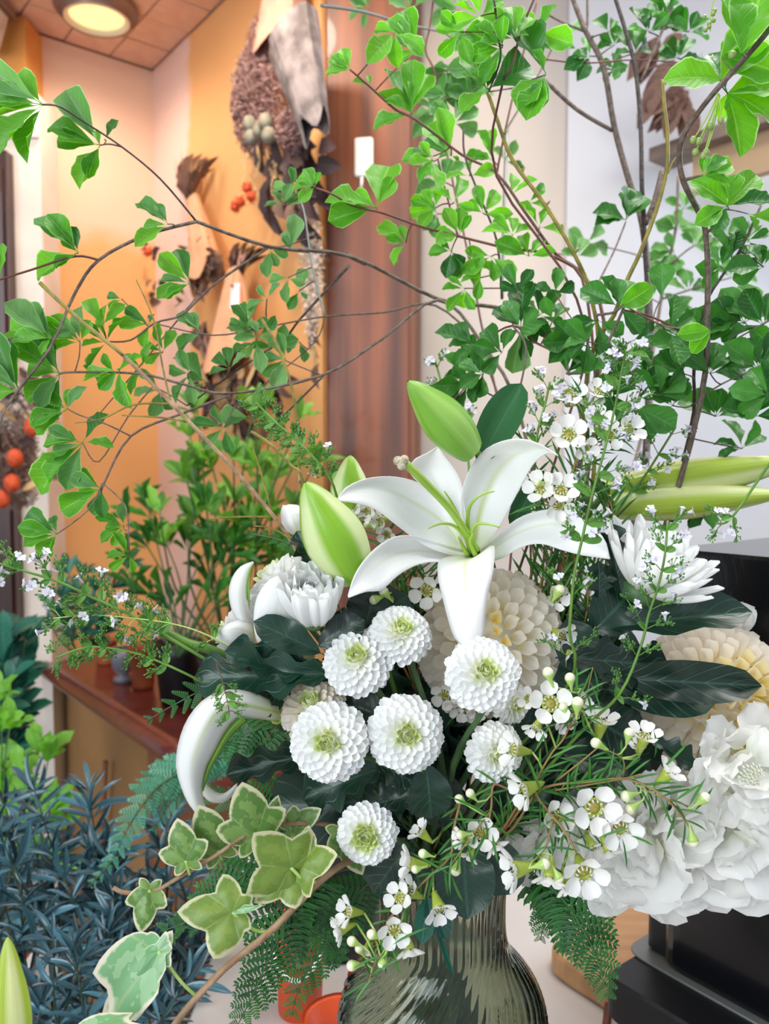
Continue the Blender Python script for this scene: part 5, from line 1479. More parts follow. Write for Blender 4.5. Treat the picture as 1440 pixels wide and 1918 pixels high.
waxsprig('waxflower sprig stretching right over the drooping ruffled bloom',
  [([(1298, 1560, .42), (1270, 1520, .42), (1240, 1490, .42), (1200, 1468, .425), (1160, 1458, .43), (1100, 1465, .435), (1040, 1470, .44), (1000, 1490, .45), (940, 1570, .48)], 1.6, 3),
   ([(1290, 1510, .42), (1230, 1490, .42), (1190, 1470, .425)], 1.1, 1.5), ([(1200, 1450, .42), (1160, 1460, .43), (1040, 1480, .44)], 1.5, 1.8), ([(1120, 1400, .425), (1165, 1420, .424), (1167, 1455, .43)], 1.3, 1.4)],
  [(1205, 1382, 34, (.1, .9, .35), .425), (1250, 1450, 32, (.7, .8, .3), .424), (1195, 1400, 20, (-.2, 1, .3), .43)],
  [(1120, 1394, 14, 150, .42), (1177, 1378, 14, 80, .418), (1315, 1498, 15, 45, .418), (1297, 1570, 15, 280, .418), (1178, 1490, 15, 190, .418), (1185, 1512, 15, 210, .418)],
  extra=[(1290, 1510, 60, 60, .42), (1300, 1520, 50, 60, .42), (1240, 1440, 45, 70, .42), (1200, 1480, 300, 80, .42), (1240, 1490, 320, 70, .42), (1150, 1400, 260, 60, .42), (1225, 1420, 80, 50, .42), (1060, 1470, 10, 100, .42), (1100, 1475, 355, 90, .42)])
waxsprig('waxflower sprig with two open cups in front of the ruffled petals',
  [([(1080, 1600, .42), (1060, 1560, .425), (1035, 1530, .43), (1010, 1500, .44), (990, 1480, .45), (930, 1570, .48)], 2, 3),
   ([(990, 1620, .42), (1020, 1590, .425), (1035, 1535, .43)], 1.4, 1.6), ([(1150, 1560, .42), (1100, 1550, .425), (1040, 1525, .43)], 1.2, 1.6)],
  [(1112, 1512, 48, (.05, .1, 1), .418), (1160, 1548, 42, (0, -.3, 1), .416), (1092, 1632, 46, (0, -.25, 1), .41), (968, 1628, 42, (-1, -.1, .2), .418), (1030, 1640, 34, (-.2, -.9, .5), .415), (1040, 1530, 34, (.3, .2, 1), .435), (1110, 1585, 26, (.3, -.6, .8), .43), (1140, 1590, 30, (.4, -.8, .5), .425),
   (1065, 1655, 30, (.3, -.9, .4), .42)],
  [(1014, 1620, 15, 20, .41), (1045, 1640, 12, 300, .41)],
  extra=[(1005, 1590, 5, 80, .415), (1120, 1570, 20, 60, .41), (1165, 1570, 280, 60, .41), (1180, 1565, 340, 50, .41), (1015, 1500, 280, 80, .43), (1040, 1540, 270, 70, .43)])
waxsprig('waxflower sprig with clustered cups above the open lily on its right',
  [([(1110, 740, .50), (1100, 800, .50), (1080, 860, .505), (1060, 930, .51), (1050, 1060, .53), (980, 1350, .55)], 2, 3), ([(1180, 800, .50), (1130, 830, .50), (1085, 860, .505)], 1.6, 1.8), ([(1010, 930, .49), (1040, 950, .50), (1062, 960, .51)], 1.6, 1.8)],
  [(1065, 815, 36, (-.2, .3, 1), .49), (1120, 790, 30, (0, .2, 1), .495), (1175, 805, 34, (.5, .4, .8), .49), (1065, 740, 34, (-.1, .5, .9), .50), (1100, 755, 30, (.2, .6, .8), .50), (1015, 915, 34, (-.6, .3, .8), .485), (1050, 920, 34, (0, .5, .9), .48),
   (1140, 815, 30, (.3, -.2, 1), .49), (1095, 840, 26, (.2, -.3, 1), .49), (1045, 945, 30, (.2, -.5, 1), .485), (1120, 735, 26, (.2, .5, .8), .50), (1040, 1120, 26, (.4, .1, 1), .485), (1050, 1190, 30, (.6, -.3, .8), .49), (1065, 1225, 24, (.6, -.5, .6), .49)],
  [(1045, 1110, 15, 60, .48), (1010, 905, 10, 160, .48)], nl=80, nstep=12)
waxsprig('waxflower sprig glimpsed in the gap between the left lily bud and the open lily',
  [([(660, 950, .50), (700, 970, .50), (720, 1010, .51), (740, 1100, .53), (800, 1400, .55)], 1.6, 2.4), ([(730, 1110, .50), (745, 1060, .50), (725, 1010, .51)], 1.6, 1.6)],
  [(690, 955, 22, (-.6, -.3, .8), .498), (715, 975, 24, (-.8, -.2, .6), .496), (665, 950, 20, (-.5, .2, .9), .50), (725, 1000, 20, (-.3, -.4, .9), .498), (800, 1105, 34, (-.4, -.2, 1), .495), (745, 960, 20, (0, .2, 1), .505)],
  [(722, 1112, 13, 130, .48), (705, 1122, 13, 200, .48), (690, 985, 9, 150, .49)], nl=60, nstep=14)
waxsprig('shaded waxflower sprig under the ball dahlia',
  [([(840, 1330, .50), (870, 1330, .505), (900, 1340, .51), (880, 1450, .53)], 1.6, 2.2)],
  [(835, 1300, 28, (-.4, -.3, 1), .49), (865, 1325, 26, (0, -.5, 1), .49), (890, 1330, 24, (.2, -.6, .8), .49), (850, 1320, 20, (-.2, -.7, .8), .49)], [], nl=50)
# loose needle foliage filling under the lily
nf = thing('needle_foliage', P(1050, 1100, .53), 'fine green needle leaves packed under the right petals of the open lily', 'foliage')
for k in range(14):
    x, y = 1000 + 12 * k + rnd.uniform(-8, 8), 850 + rnd.uniform(0, 260)
    o, c = stem(nf, [(x + rnd.uniform(-15, 15), y, .52), (x - 10, y + 90, .525), (1000 + 4 * k, 1260, .54)], (1.6, 2.2), 'twig_wax', name='twig')
    for q in c[::1][:7]:
        for s_ in (-1, 1):
            needle(nf, q, math.radians(90 + s_ * rnd.uniform(15, 45)), rnd.uniform(50, 90))
for k in range(7):
    x, y = 700 + 16 * k, 1090 + rnd.uniform(-30, 40)
    o, c = stem(nf, [(x, y, .515), (x + 8, y + 70, .52), (780, 1300, .54)], (1.6, 2.2), 'twig_wax', name='twig')
    for q in c[:7]:
        for s_ in (-1, 1):
            needle(nf, q, math.radians(90 + s_ * rnd.uniform(15, 55)), rnd.uniform(40, 70))

# ------------------------------------------------------------------ mint sprigs with lilac flowers
m = MB()
m.tube([V((0, 0, 0)), V((0, 0, .35)), V((0, 0, .6))], [.09, .12, .2], 6)
for a, l in ((90, .42), (270, .5), (315, .42), (225, .42), (40, .3), (140, .3)):
    r_ = math.radians(a)
    d_ = V((math.cos(r_), math.sin(r_), .25)); sd = V((-math.sin(r_), math.cos(r_), 0))
    b = len(m.v); c_ = V((0, 0, .6))
    for p_ in (c_ + d_ * .12 - sd * .1, c_ + d_ * .12 + sd * .1, c_ + d_ * l + sd * .16, c_ + d_ * l * 1.15, c_ + d_ * l - sd * .16):
        m.v.append(tuple(p_))
    m.f.append([b, b + 1, b + 2, b + 3, b + 4]); m.uv.append([(0, 0)] * 5); m.mi.append(0)
MFL = m.mesh('floret', MT['mint_petal'])
CLU = []
for s0 in range(3):
    m = MB(); rr = random.Random(s0)
    for i in range(9):
        e = V((rr.uniform(-.5, .5), rr.uniform(-.5, .5), rr.uniform(.2, 1)))
        m.tube([V((0, 0, 0)), e * .5 + V((0, 0, .05)), e], .035, 4, cap=False)
        m.ball(e, .12, 5, 4, sc3=(.8, .8, 1.3))
    CLU.append(m.mesh('bud_cluster', MT['leaf_small']))
def mint(label, pts, spec, r=(2, 3.4), size=30, to=True, dens=1.0, col_='stem_green', leafl=26, seed=0):
    """spec: list of (t_from, t_to, nodes, side length px, florets per node)"""
    r3 = random.Random(seed)
    t = thing('mint_sprig', P(*pts[-1]), label, 'flower sprig')
    o, c = stem(t, list(pts) + (neck_pts() if to else []), r, col_)
    cc = resample(cr([tuple(q) for q in pts], 8), 101)
    for (t0, t1, n, sl, nf_) in spec:
        for i in range(n):
            q = cc[int(100 * (t0 + (t1 - t0) * (i + .5) / n))]
            q2 = cc[min(100, int(100 * (t0 + (t1 - t0) * (i + .5) / n)) + 1)]
            an = math.atan2(q2[1] - q[1], -(q2[0] - q[0])) if q2 != q else PI / 2
            for sd in (-1, 1):
                th = an + sd * r3.uniform(.6, 1.1); l = sl * r3.uniform(.6, 1.2)
                e = (q[0] + math.cos(th) * l, q[1] - math.sin(th) * l, q[2] + PS(l, q[2]) * r3.uniform(-.5, .5))
                w0, w1 = P(*q), P(*e)
                m = MB(); m.tube([w0, (w0 + w1) / 2 + UP * PS(3, q[2]), w1], PS(1.0, q[2]), 4); put('twig', m.mesh('twig', MT[col_]), t)
                A = (w1 - w0).normalized()
                put('bud_cluster', CLU[r3.randrange(3)], t, axm(w0.lerp(w1, .55), (A + UP * .5).normalized(), PS(size * .8, q[2]), r3.uniform(0, 6)))
                put('bud_cluster', CLU[r3.randrange(3)], t, axm(w1, (A + UP * .3).normalized(), PS(size * .7, q[2]), r3.uniform(0, 6)))
                for k in range(nf_):
                    if r3.random() < .85:
                        v_ = (A * .6 + D(r3.uniform(-1, 1), r3.uniform(-.4, 1), r3.uniform(0, 1.2))).normalized()
                        b = w0.lerp(w1, r3.uniform(.5, 1.1)) + v_ * PS(5, q[2])
                        put('floret', MFL, t, axm(b, v_, PS(size * .85, q[2]), r3.uniform(0, 6)))
                if sl > 12 and r3.random() < .6:
                    put('leaf', rnd.choice(LS['small']), t, frame(w0, w0 + (A + UP * -.3).normalized() * PS(leafl, q[2]), D(.2, .6, .8), PS(leafl * .3, q[2]), PS(leafl, q[2])))
    return t
mint('tall mint sprig with lilac flowers just right of the open lily',
  [(1172, 655, .435), (1165, 690, .434), (1150, 770, .432), (1130, 850, .430), (1108, 930, .428), (1090, 1010, .427), (1075, 1080, .428), (1066, 1180, .434), (1055, 1300, .46)],
  [(0, .10, 3, 22, 2), (.10, .30, 4, 52, 2), (.34, .46, 2, 66, 3), (.48, .60, 2, 50, 2), (.70, .74, 1, 50, 1), (.86, .92, 1, 60, 1)], size=26, leafl=44, seed=2)
mint('mint sprig with pale lilac flowers in front of the side-on mum at the right',
  [(1250, 975, .43), (1245, 1040, .428), (1232, 1100, .427), (1215, 1150, .427), (1200, 1210, .428), (1160, 1300, .432), (1080, 1380, .45)],
  [(0, .35, 4, 42, 2), (.35, .50, 2, 60, 1), (.55, .62, 1, 50, 0), (.75, .8, 1, 45, 1)], size=24, seed=3)
mint('blurred mint sprig at the right in front of the yellow-green buds',
  [(1265, 800, .55), (1215, 880, .55), (1180, 930, .55), (1120, 1020, .55), (1050, 1300, .56)], [(0, .30, 4, 36, 2)], size=20, seed=5)
mint('mint sprig at the far right edge above the yellow hearted dahlia',
  [(1340, 980, .46), (1370, 970, .46), (1440, 870, .46), (1500, 800, .46)], [(0, .2, 2, 30, 1)], to=False, size=22, seed=6)
mint('small mint sprig left of the tall one above the waxflower cluster',
  [(1030, 715, .50), (1020, 760, .50), (1005, 820, .50), (1000, 900, .51), (990, 1100, .54)], [(0, .35, 4, 28, 2)], size=24, seed=7)
mint('faint mint sprig against the white wall behind the top lily bud',
  [(815, 675, .62), (835, 740, .62), (870, 800, .62), (880, 1000, .60), (860, 1400, .57)], [(0, .2, 4, 22, 2)], size=20, seed=8)
mint('long mint sprig reaching to the left edge across the plaster post',
  [(-20, 1050, .44), (40, 1068, .445), (110, 1090, .45), (180, 1122, .455), (240, 1150, .46), (310, 1190, .465), (400, 1243, .475), (500, 1290, .49), (700, 1400, .53)],
  [(0, .10, 3, 36, 1), (.14, .20, 2, 44, 2), (.22, .34, 3, 40, 1), (.34, .48, 3, 40, 1)], r=(2.4, 4), size=28, col_='stem_green', seed=9)
mint('middle mint sprig running beneath the long one on the left',
  [(100, 1158, .455), (170, 1152, .456), (250, 1158, .458), (330, 1170, .46), (400, 1195, .465), (520, 1260, .48), (700, 1400, .53)],
  [(0, .12, 3, 30, 1), (.16, .36, 4, 30, 0), (.42, .5, 1, 24, 0)], r=(1.2, 1.8), size=24, col_='bud_green', seed=10)
mint('lower mint sprig of green buds above the terracotta pots',
  [(105, 1232, .46), (150, 1215, .46), (190, 1212, .46), (260, 1225, .462), (340, 1258, .465), (420, 1300, .48), (700, 1450, .53)],
  [(0, .36, 8, 26, 0)], r=(2, 3), size=26, col_='stem_green', seed=11)
mint('mint sprig of green buds leaning to the small ribbed bud beside the pillar',
  [(478, 752, .47), (510, 785, .47), (550, 820, .47), (590, 860, .47), (620, 900, .475), (640, 960, .49), (720, 1200, .53)],
  [(0, .30, 7, 24, 0), (.32, .42, 2, 30, 1)], r=(2.2, 3), size=24, col_='stem_green', seed=12)
mint('short mint sprig over the dark lobed leaf and the drooping lily',
  [(430, 1340, .425), (425, 1310, .426), (415, 1270, .43), (410, 1240, .44), (480, 1260, .47)], [(0, .4, 4, 26, 0)], r=(1, 1.4), size=18, to=False, col_='dried_brown', seed=13)
stm = thing('bent_flower_stem', P(330, 1180, .47), 'thick pale green bent stem crossing behind the mint sprigs on the left', 'stem')
stem(stm, [(268, 1165, .468), (300, 1180, .470), (350, 1205, .474), (405, 1222, .48), (520, 1290, .50), (700, 1430, .53)] + neck_pts(), (10, 9), 'stem_green', k=10)

# ------------------------------------------------------------------ ivy
def ivy_mesh(name, mat, lobes):
    """lobes: (angle deg from the leaf axis, length); petiole joins at the origin, uv.y runs centre to edge"""
    out = []
    A_ = sorted(lobes)
    pts = [(180 + 0.0, .12)]
    rim = []
    n = 44
    for i in range(n + 1):
        th = -178 + 356 * i / n
        r = 0.16
        for a, l in A_:
            x = abs(th - a)
            wd = 56 if l > .8 else 46
            r = max(r, l * max(0, 1 - (x / wd) ** 1.0 * .62) if x < wd else 0, .46 * l * math.exp(-(x / 52) ** 2) + .05)
        rim.append((th, r))
    rows = []
    for k in range(6):
        f = k / 5
        row = []
        for (th, r) in rim:
            a = math.radians(90 - th)
            rr = r * (f ** 1.0)
            x, y = rr * math.cos(a), rr * math.sin(a)
            z = -.18 * (rr ** 2) + .05 * math.cos(math.radians(th) * 5) * rr + .03 * math.sin(9 * x + 7 * y)
            row.append((V((x, y, z)), (th + 180) / 360, f))
        rows.append(row)
    m = MB(); m.grid(rows)
    return m.mesh(name, MT[mat])
IV1 = ivy_mesh('ivy', 'ivy_leaf', [(0, 1.0), (-62, .74), (62, .74), (-128, .46), (128, .46)])
IV2 = ivy_mesh('ivy', 'ivy_under', [(0, 1.0), (-75, .95), (75, .8), (-135, .5), (135, .5)])
IV3 = ivy_mesh('ivy', 'ivy_pale', [(0, 1.0), (-40, 1.0), (58, .36), (-130, .25), (130, .3)])
def ivy(label, vine, r, leaves, tip=None, ends=True):
    t = thing('ivy_vine', P(*vine[-1]), label, 'ivy')
    stem(t, vine + (neck_pts() if ends else []), r, 'vine_brown', k=8)
    for (ax_, ay_, jx, jy, tx, ty, d, me, nrm, w) in leaves:
        B, T = P(jx, jy, d), P(tx, ty, d + rnd.uniform(-.012, .004))
        L = (T - B).length
        lf_ = put('leaf', me, t, frame(B, T, D(*nrm), L * w, L))
        pa = P(ax_, ay_, d + .006)
        m = MB(); m.tube([P(*q) for q in cr([(ax_, ay_, d + .006), ((ax_ + jx) / 2 + 6, (ay_ + jy) / 2 + 14, d + .003), (jx, jy, d)], 5)], PS(3.2, d), 7)
        put('petiole', m.mesh('petiole', MT['bud_green']), t)
    return t
ivy('lower ivy vine running down left in front of the vase with large cream edged leaves',
  [(300, 1960, .38), (345, 1895, .385), (420, 1815, .395), (500, 1750, .405), (560, 1690, .415), (600, 1650, .425), (660, 1610, .44), (740, 1600, .48)], (6.5, 6),
  [(370, 1868, 298, 1785, 165, 1820, .392, IV3, (-.1, .7, .8), 1.0), (370, 1868, 296, 1782, 178, 1900, .390, IV3, (-.5, .3, .8), .45), (500, 1745, 435, 1708, 330, 1708, .405, IV2, (.2, .5, 1), .85),
   (500, 1745, 436, 1708, 495, 1688, .405, IV3, (.2, .9, .3), .3), (590, 1652, 545, 1625, 478, 1565, .415, IV2, (.1, .3, 1), .95), (590, 1652, 540, 1640, 475, 1690, .418, IV2, (-.3, .4, 1), .8), (600, 1650, 560, 1622, 626, 1600, .42, IV2, (.1, .6, .8), .9)])
ivy('upper ivy vine ending in a bare brown tip, with small mottled leaves',
  [(212, 1662, .42), (235, 1672, .42), (290, 1668, .42), (340, 1640, .42), (400, 1605, .425), (460, 1565, .43), (520, 1545, .44), (620, 1545, .46), (760, 1580, .49)], (4, 4),
  [(300, 1662, 278, 1668, 262, 1748, .418, IV1, (.1, .2, 1), .85), (350, 1632, 348, 1612, 330, 1535, .418, IV1, (0, .2, 1), .95), (410, 1598, 408, 1592, 372, 1512, .43, IV1, (.1, .3, 1), .95), (460, 1565, 478, 1568, 455, 1470, .43, IV1, (.2, .3, 1), .95),
   (540, 1545, 545, 1550, 600, 1515, .45, IV1, (0, .5, 1), .8), (640, 1560, 640, 1560, 680, 1640, .45, IV1, (0, .5, 1), .8), (520, 1548, 505, 1545, 520, 1490, .45, IV1, (0, .5, 1), .7)])
iv = thing('ivy_leaf_spray', P(230, 1960, .36), 'pale cream ivy leaf tip at the very bottom left of the vine', 'ivy')
put('leaf', IV3, iv, frame(P(140, 1945, .36), P(262, 1912, .36), D(0, .9, .5), PS(60, .36), (P(140, 1945, .36) - P(262, 1912, .36)).length))
stem(iv, [(140, 1945, .36), (160, 2000, .36)], 3, 'bud_green', name='petiole')

# ------------------------------------------------------------------ ferns
def pinna_mesh(name, mat, n=7, frac=.30):
    """one leaflet of a fern, itself cut into toothed lobes"""
    m = MB()
    m.tube([V((0, 0, 0)), V((0, 1, 0))], [.012, .006], 4)
    for i in range(n):
        y = .06 + .88 * i / n
        l = frac * (1 - i / n) ** .8 + .07
        for sd in (-1, 1):
            b = len(m.v)
            ps = [(0, y), (sd * l * .45, y + .03), (sd * l * .8, y + .07), (sd * l, y + .15), (sd * l * .80, y + .14), (sd * l * .68, y + .17), (sd * l * .45, y + .12), (sd * l * .3, y + .12), (0, y + .05)]
            for (x, yy) in ps:
                m.v.append((x, min(yy, 1.0), -.12 * abs(x)))
            m.f.append([b + k for k in range(len(ps))] if sd > 0 else [b + k for k in range(len(ps))][::-1]); m.uv.append([(.5 + x, yy) for (x, yy) in (ps if sd > 0 else ps[::-1])]); m.mi.append(0)
    b = len(m.v)
    for p_ in ((-.05, .9, 0), (.05, .9, 0), (0, 1.05, 0)):
        m.v.append(p_)
    m.f.append([b, b + 1, b + 2]); m.uv.append([(.5, 1)] * 3); m.mi.append(0)
    return m.mesh(name, MT[mat], False)
PF = pinna_mesh('pinna', 'leaf_fern'); PFP = pinna_mesh('pinna', 'leaf_fern_pale', 7, .22); PFS = pinna_mesh('pinna', 'leaf_fern', 8, .16)
def fern(label, pts, wpx, n=12, me=None, vase_=True, mat='stem_mum', r=(1, 2.4), slope=.75):
    """pts: from the tip to the base"""
    t = thing('fern_frond', P(*pts[-1]), label, 'fern')
    stem(t, pts + (neck_pts() if vase_ else []), r, mat)
    cc = resample(cr([tuple(q) for q in pts], 8), 101)
    for i in range(n):
        k = int(4 + 92 * i / n); q, q2 = cc[k], cc[min(100, k + 2)]
        an = math.atan2(q2[1] - q[1], -(q2[0] - q[0]))
        l = wpx * (.22 + .78 * min(1, (i + .5) / n * 1.25)) * rnd.uniform(.9, 1.1)
        for sd in (-1, 1):
            th = an + sd * slope
            B = P(*q); T = P(q[0] + math.cos(th) * l, q[1] - math.sin(th) * l, q[2] + PS(l, q[2]) * rnd.uniform(-.2, .25))
            Ln = (T - B).length
            put('leaflet', me or PF, t, frame(B, T, D(rnd.uniform(-.2, .2), .3, 1), Ln, Ln))
    return t
fern('fern frond hanging right of the vase neck over the wooden board', [(1136, 1868, .47), (1120, 1800, .475), (1085, 1730, .48), (1050, 1680, .485), (1010, 1650, .49), (950, 1640, .51)], 105, 13)
fern('short fern frond left of the hanging one beside the vase neck', [(1012, 1760, .50), (1020, 1720, .50), (1022, 1670, .50), (980, 1630, .51)], 60, 9)
fern('fern frond pointing down in front of the orange object at the lower left', [(440, 1930, .45), (480, 1850, .45), (520, 1760, .455), (560, 1690, .46), (640, 1620, .48)], 100, 13)
fern('fern frond reaching down left of the vase body', [(640, 1800, .50), (600, 1740, .50), (590, 1690, .495), (640, 1630, .50)], 70, 10)
fern('fern frond spreading left between the two ivy vines', [(300, 1745, .47), (360, 1720, .47), (430, 1660, .475), (520, 1600, .48), (640, 1590, .50)], 90, 13)
fern('bright fern frond behind the upper ivy leaves', [(370, 1480, .50), (430, 1500, .50), (500, 1500, .50), (600, 1500, .51), (700, 1520, .53)], 80, 12)
fern('narrow fern tip hanging straight down below the pale ivy leaf', [(272, 1890, .47), (282, 1840, .47), (300, 1790, .475), (380, 1700, .48), (560, 1640, .50)], 26, 14, PFS)
fern('small saw edged fern tip left of the drooping lily', [(272, 1352, .52), (330, 1318, .52), (390, 1290, .52), (460, 1290, .53), (600, 1340, .54)], 62, 12, PFS)
fern('fern frond in the dark left of the glass vase', [(545, 1905, .52), (560, 1850, .52), (600, 1780, .52), (650, 1700, .52), (720, 1640, .52)], 80, 12)
fern('feathery green frond beside the left lily petals', [(470, 1000, .52), (520, 1010, .52), (560, 1030, .52), (620, 1100, .54)], 34, 8)
fern('green frond under the drooping lily behind its curl', [(385, 1400, .56), (430, 1390, .56), (500, 1360, .56), (620, 1380, .56)], 90, 10)

# ------------------------------------------------------------------ counter top, board, black machine
def tab(px, py, dz=0.0):
    """point of the table plane (raised by dz) seen at a picture position"""
    d = P(px, py, 1.0) - C0
    s_ = (TZ + dz - CAMZ) / d.z
    return C0 + d * s_
def slab(corners, z0, z1, rad, mat, name, parent, k=6, label=None):
    """rounded upright prism over plan corners"""
    out = []
    n = len(corners)
    for i in range(n):
        p, a, b = V(corners[i]), V(corners[i - 1]), V(corners[(i + 1) % n])
        u, w = (a - p).normalized(), (b - p).normalized()
        rr = rad[i] if hasattr(rad, '__len__') else rad
        for j in range(k + 1):
            t_ = j / k
            q0, q1 = p + u * rr, p + w * rr
            out.append(q0 * (1 - t_) ** 2 + p * (2 * t_ * (1 - t_)) + q1 * t_ * t_)
    e = min(.003, (z1 - z0) * .3)
    m = MB()
    c = sum((V((q[0], q[1])) for q in out), V((0, 0))) / len(out)
    rows = []
    for z, ins in ((z0, e), (z0 + e, 0), (z1 - e, 0), (z1, e)):
        rows.append([(V((q[0] - (q[0] - c[0]) * ins / max(.02, (V((q[0], q[1])) - c).length), q[1] - (q[1] - c[1]) * ins / max(.02, (V((q[0], q[1])) - c).length), z)), 0, 0) for q in out])
    m.grid(rows, wrap=True, flip=True)
    N_ = len(out)
    m.f.append(list(range(N_))); m.uv.append([(0, 0)] * N_); m.mi.append(0)
    m.f.append(list(range(3 * N_, 4 * N_))[::-1]); m.uv.append([(0, 0)] * N_); m.mi.append(0)
    o = put(name, m.mesh(name, MT[mat], False), parent, None, label)
    b = bpy.data.meshes
    import bmesh
    bm = bmesh.new(); bm.from_mesh(o.data); bmesh.ops.recalc_face_normals(bm, faces=bm.faces); bm.to_mesh(o.data); bm.free()
    return o
tb = thing('counter_table', V((0.3, 0.7, TZ)), 'pale counter top that carries the vase, the wooden board and the black machine', 'table')
slab([(-0.17, .15), (1.1, .15), (1.1, 1.02), (-0.17, 1.02)], TZ - .04, TZ - .001, .01, 'table_white', 'table_top', tb)
m = MB(); m.box((.45, .6, (TZ - .04) / 2), .9, .7, TZ - .05); put('base', m.mesh('b', MT['table_white'], False), tb)
def t2(px, py, dz=0.0):
    p = tab(px, py, dz); return V((p.x, p.y))
e0, e1_ = t2(1012, 1772, .022), t2(1300, 1950, .022)
fd = (e1_ - e0).normalized(); bd = V((-fd.y, fd.x))
if bd.y < 0: bd = -bd
bd_ = wood = thing('wooden_board', V((e0.x, e0.y, TZ)), 'light wooden board with a rounded end under the black machine', 'board')
slab([e0, e0 + fd * .62, e0 + fd * .62 + bd * .36, e0 + bd * .36], TZ, TZ + .022, [.03, .02, .02, .05], 'board_wood', 'board', wood)
mc = thing('black_machine', V((e0.x + .1, e0.y, TZ)), 'black machine with a rounded housing on a black tray with a grey inner lip', 'machine')
b0 = t2(1128, 1822, .058)
slab([b0, b0 + fd * .55, b0 + fd * .55 + bd * .30, b0 + bd * .30], TZ + .022, TZ + .058, [.014, .02, .02, .02], 'black_plastic', 'tray', mc)
b1 = t2(1166, 1776, .060)
slab([b1, b1 + fd * .50, b1 + fd * .50 + bd * .25, b1 + bd * .25], TZ + .058, TZ + .060, [.02, .02, .02, .02], 'metal_grey', 'tray_plate', mc)
b2 = t2(1228, 1800, .060)
slab([b2, b2 + fd * .45, b2 + fd * .45 + bd * .20, b2 + bd * .20], TZ + .060, TZ + .41, [.022, .02, .02, .02], 'black_gloss', 'housing', mc)
slab([b0 + bd * .055 + fd * .002, b0 + fd * .06 + bd * .055, b0 + fd * .06 + bd * .22, b0 + bd * .22 + fd * .002], TZ + .060, TZ + .20, .01, 'black_plastic', 'side_unit', mc)
# little brown cable by the board
cbk = thing('brown_cable', tab(1142, 1900), 'short brown cable end on the pale counter below the board', 'cable')
m = MB(); a = tab(1142, 1860) + V((0, 0, .012)); m.tube([a, tab(1140, 1890) + V((0, 0, .006)), tab(1136, 1925) + V((0, 0, .004)), tab(1130, 1960) + V((0, 0, .004))], .0035, 7); put('cable', m.mesh('c', MT['twig_red']), cbk)
# orange container and dark bottle behind the vase
op = tab(562, 1890); op.z = TZ
oc = thing('orange_bucket', op, 'orange-red plastic bucket with a white handle behind the ferns at the left of the vase', 'bucket')
m = MB(); m.lathe(op, [(.001, 0), (.019, 0), (.023, .10), (.025, .102), (.023, .104), (.021, .10), (.018, .006), (.001, .006)], 28); put('body', m.mesh('b', MT['orange_plastic']), oc)
m = MB(); m.tube([op + V((.026 * math.cos(a), -.004 - .026 * math.sin(a) , .095 - .05 * math.sin(a))) for a in [PI * i / 12 for i in range(13)]], .002, 6); put('handle', m.mesh('h', MT['white_plastic']), oc)
o2 = tab(640, 1760); o2.z = TZ
bp = thing('black_canister', o2, 'dark grey canister beside the orange bucket, seen just left of the vase neck', 'container')
m = MB(); m.lathe(o2, [(.001, 0), (.040, 0), (.042, .01), (.042, .15), (.038, .155), (.03, .156), (.001, .156)], 28); put('body', m.mesh('b', MT['black_plastic']), bp)
m = MB(); m.lathe(o2 + V((0, 0, .156)), [(.032, 0), (.032, .014), (.001, .016)], 24); put('lid', m.mesh('b', MT['black_gloss']), bp)
op2 = tab(640, 1975); op2.z = TZ
oc2 = thing('orange_tray', op2, 'orange plastic dish on the counter at the foot of the glass vase', 'dish')
m = MB(); m.lathe(op2, [(.001, 0), (.022, 0), (.030, .03), (.032, .031), (.028, .029), (.02, .005), (.001, .005)], 24); put('body', m.mesh('b', MT['orange_plastic']), oc2)

# ------------------------------------------------------------------ dried bouquets on the ochre wall
def wr_(px, py, off=.02):
    d = P(px, py, 1.0) - C0
    n = V((DL.x, DL.y, 0))
    s_ = ((CO - C0).dot(n) + off) / d.dot(n)
    return C0 + d * s_
def wd(px, py, off=.02):
    return (wr_(px, py, off) - C0).dot(FW)
WN = V((DL.x, DL.y, 0))
def cone_wrap(parent, top, bot, r0, r1, mat, name='paper_wrap', k=22, seed=0, flat=.55):
    """paper cone from the tied end (top) to the open end (bot)"""
    r4 = random.Random(seed)
    ax = (bot - top); L = ax.length; ax = ax / L
    e1 = ax.cross(WN).normalized(); e2 = WN
    m = MB(); rows = []
    for i in range(9):
        v = i / 8; row = []
        for j in range(k):
            a = 2 * PI * j / k
            r = (r0 + (r1 - r0) * v) * (1 + .06 * math.sin(5 * a + 1) + .03 * r4.uniform(-1, 1))
            end = (.10 * L * math.sin(3 * a + seed) if i == 8 else 0)
            row.append((top + ax * (v * L + end) + e1 * (math.cos(a) * r) + e2 * (math.sin(a) * r * flat), j / k, v))
        rows.append(row)
    m.grid(rows, wrap=True)
    o = put(name, m.mesh(name, MT[mat], False), parent)
    s_ = o.modifiers.new('t', 'SOLIDIFY'); s_.thickness = .0015
    return o
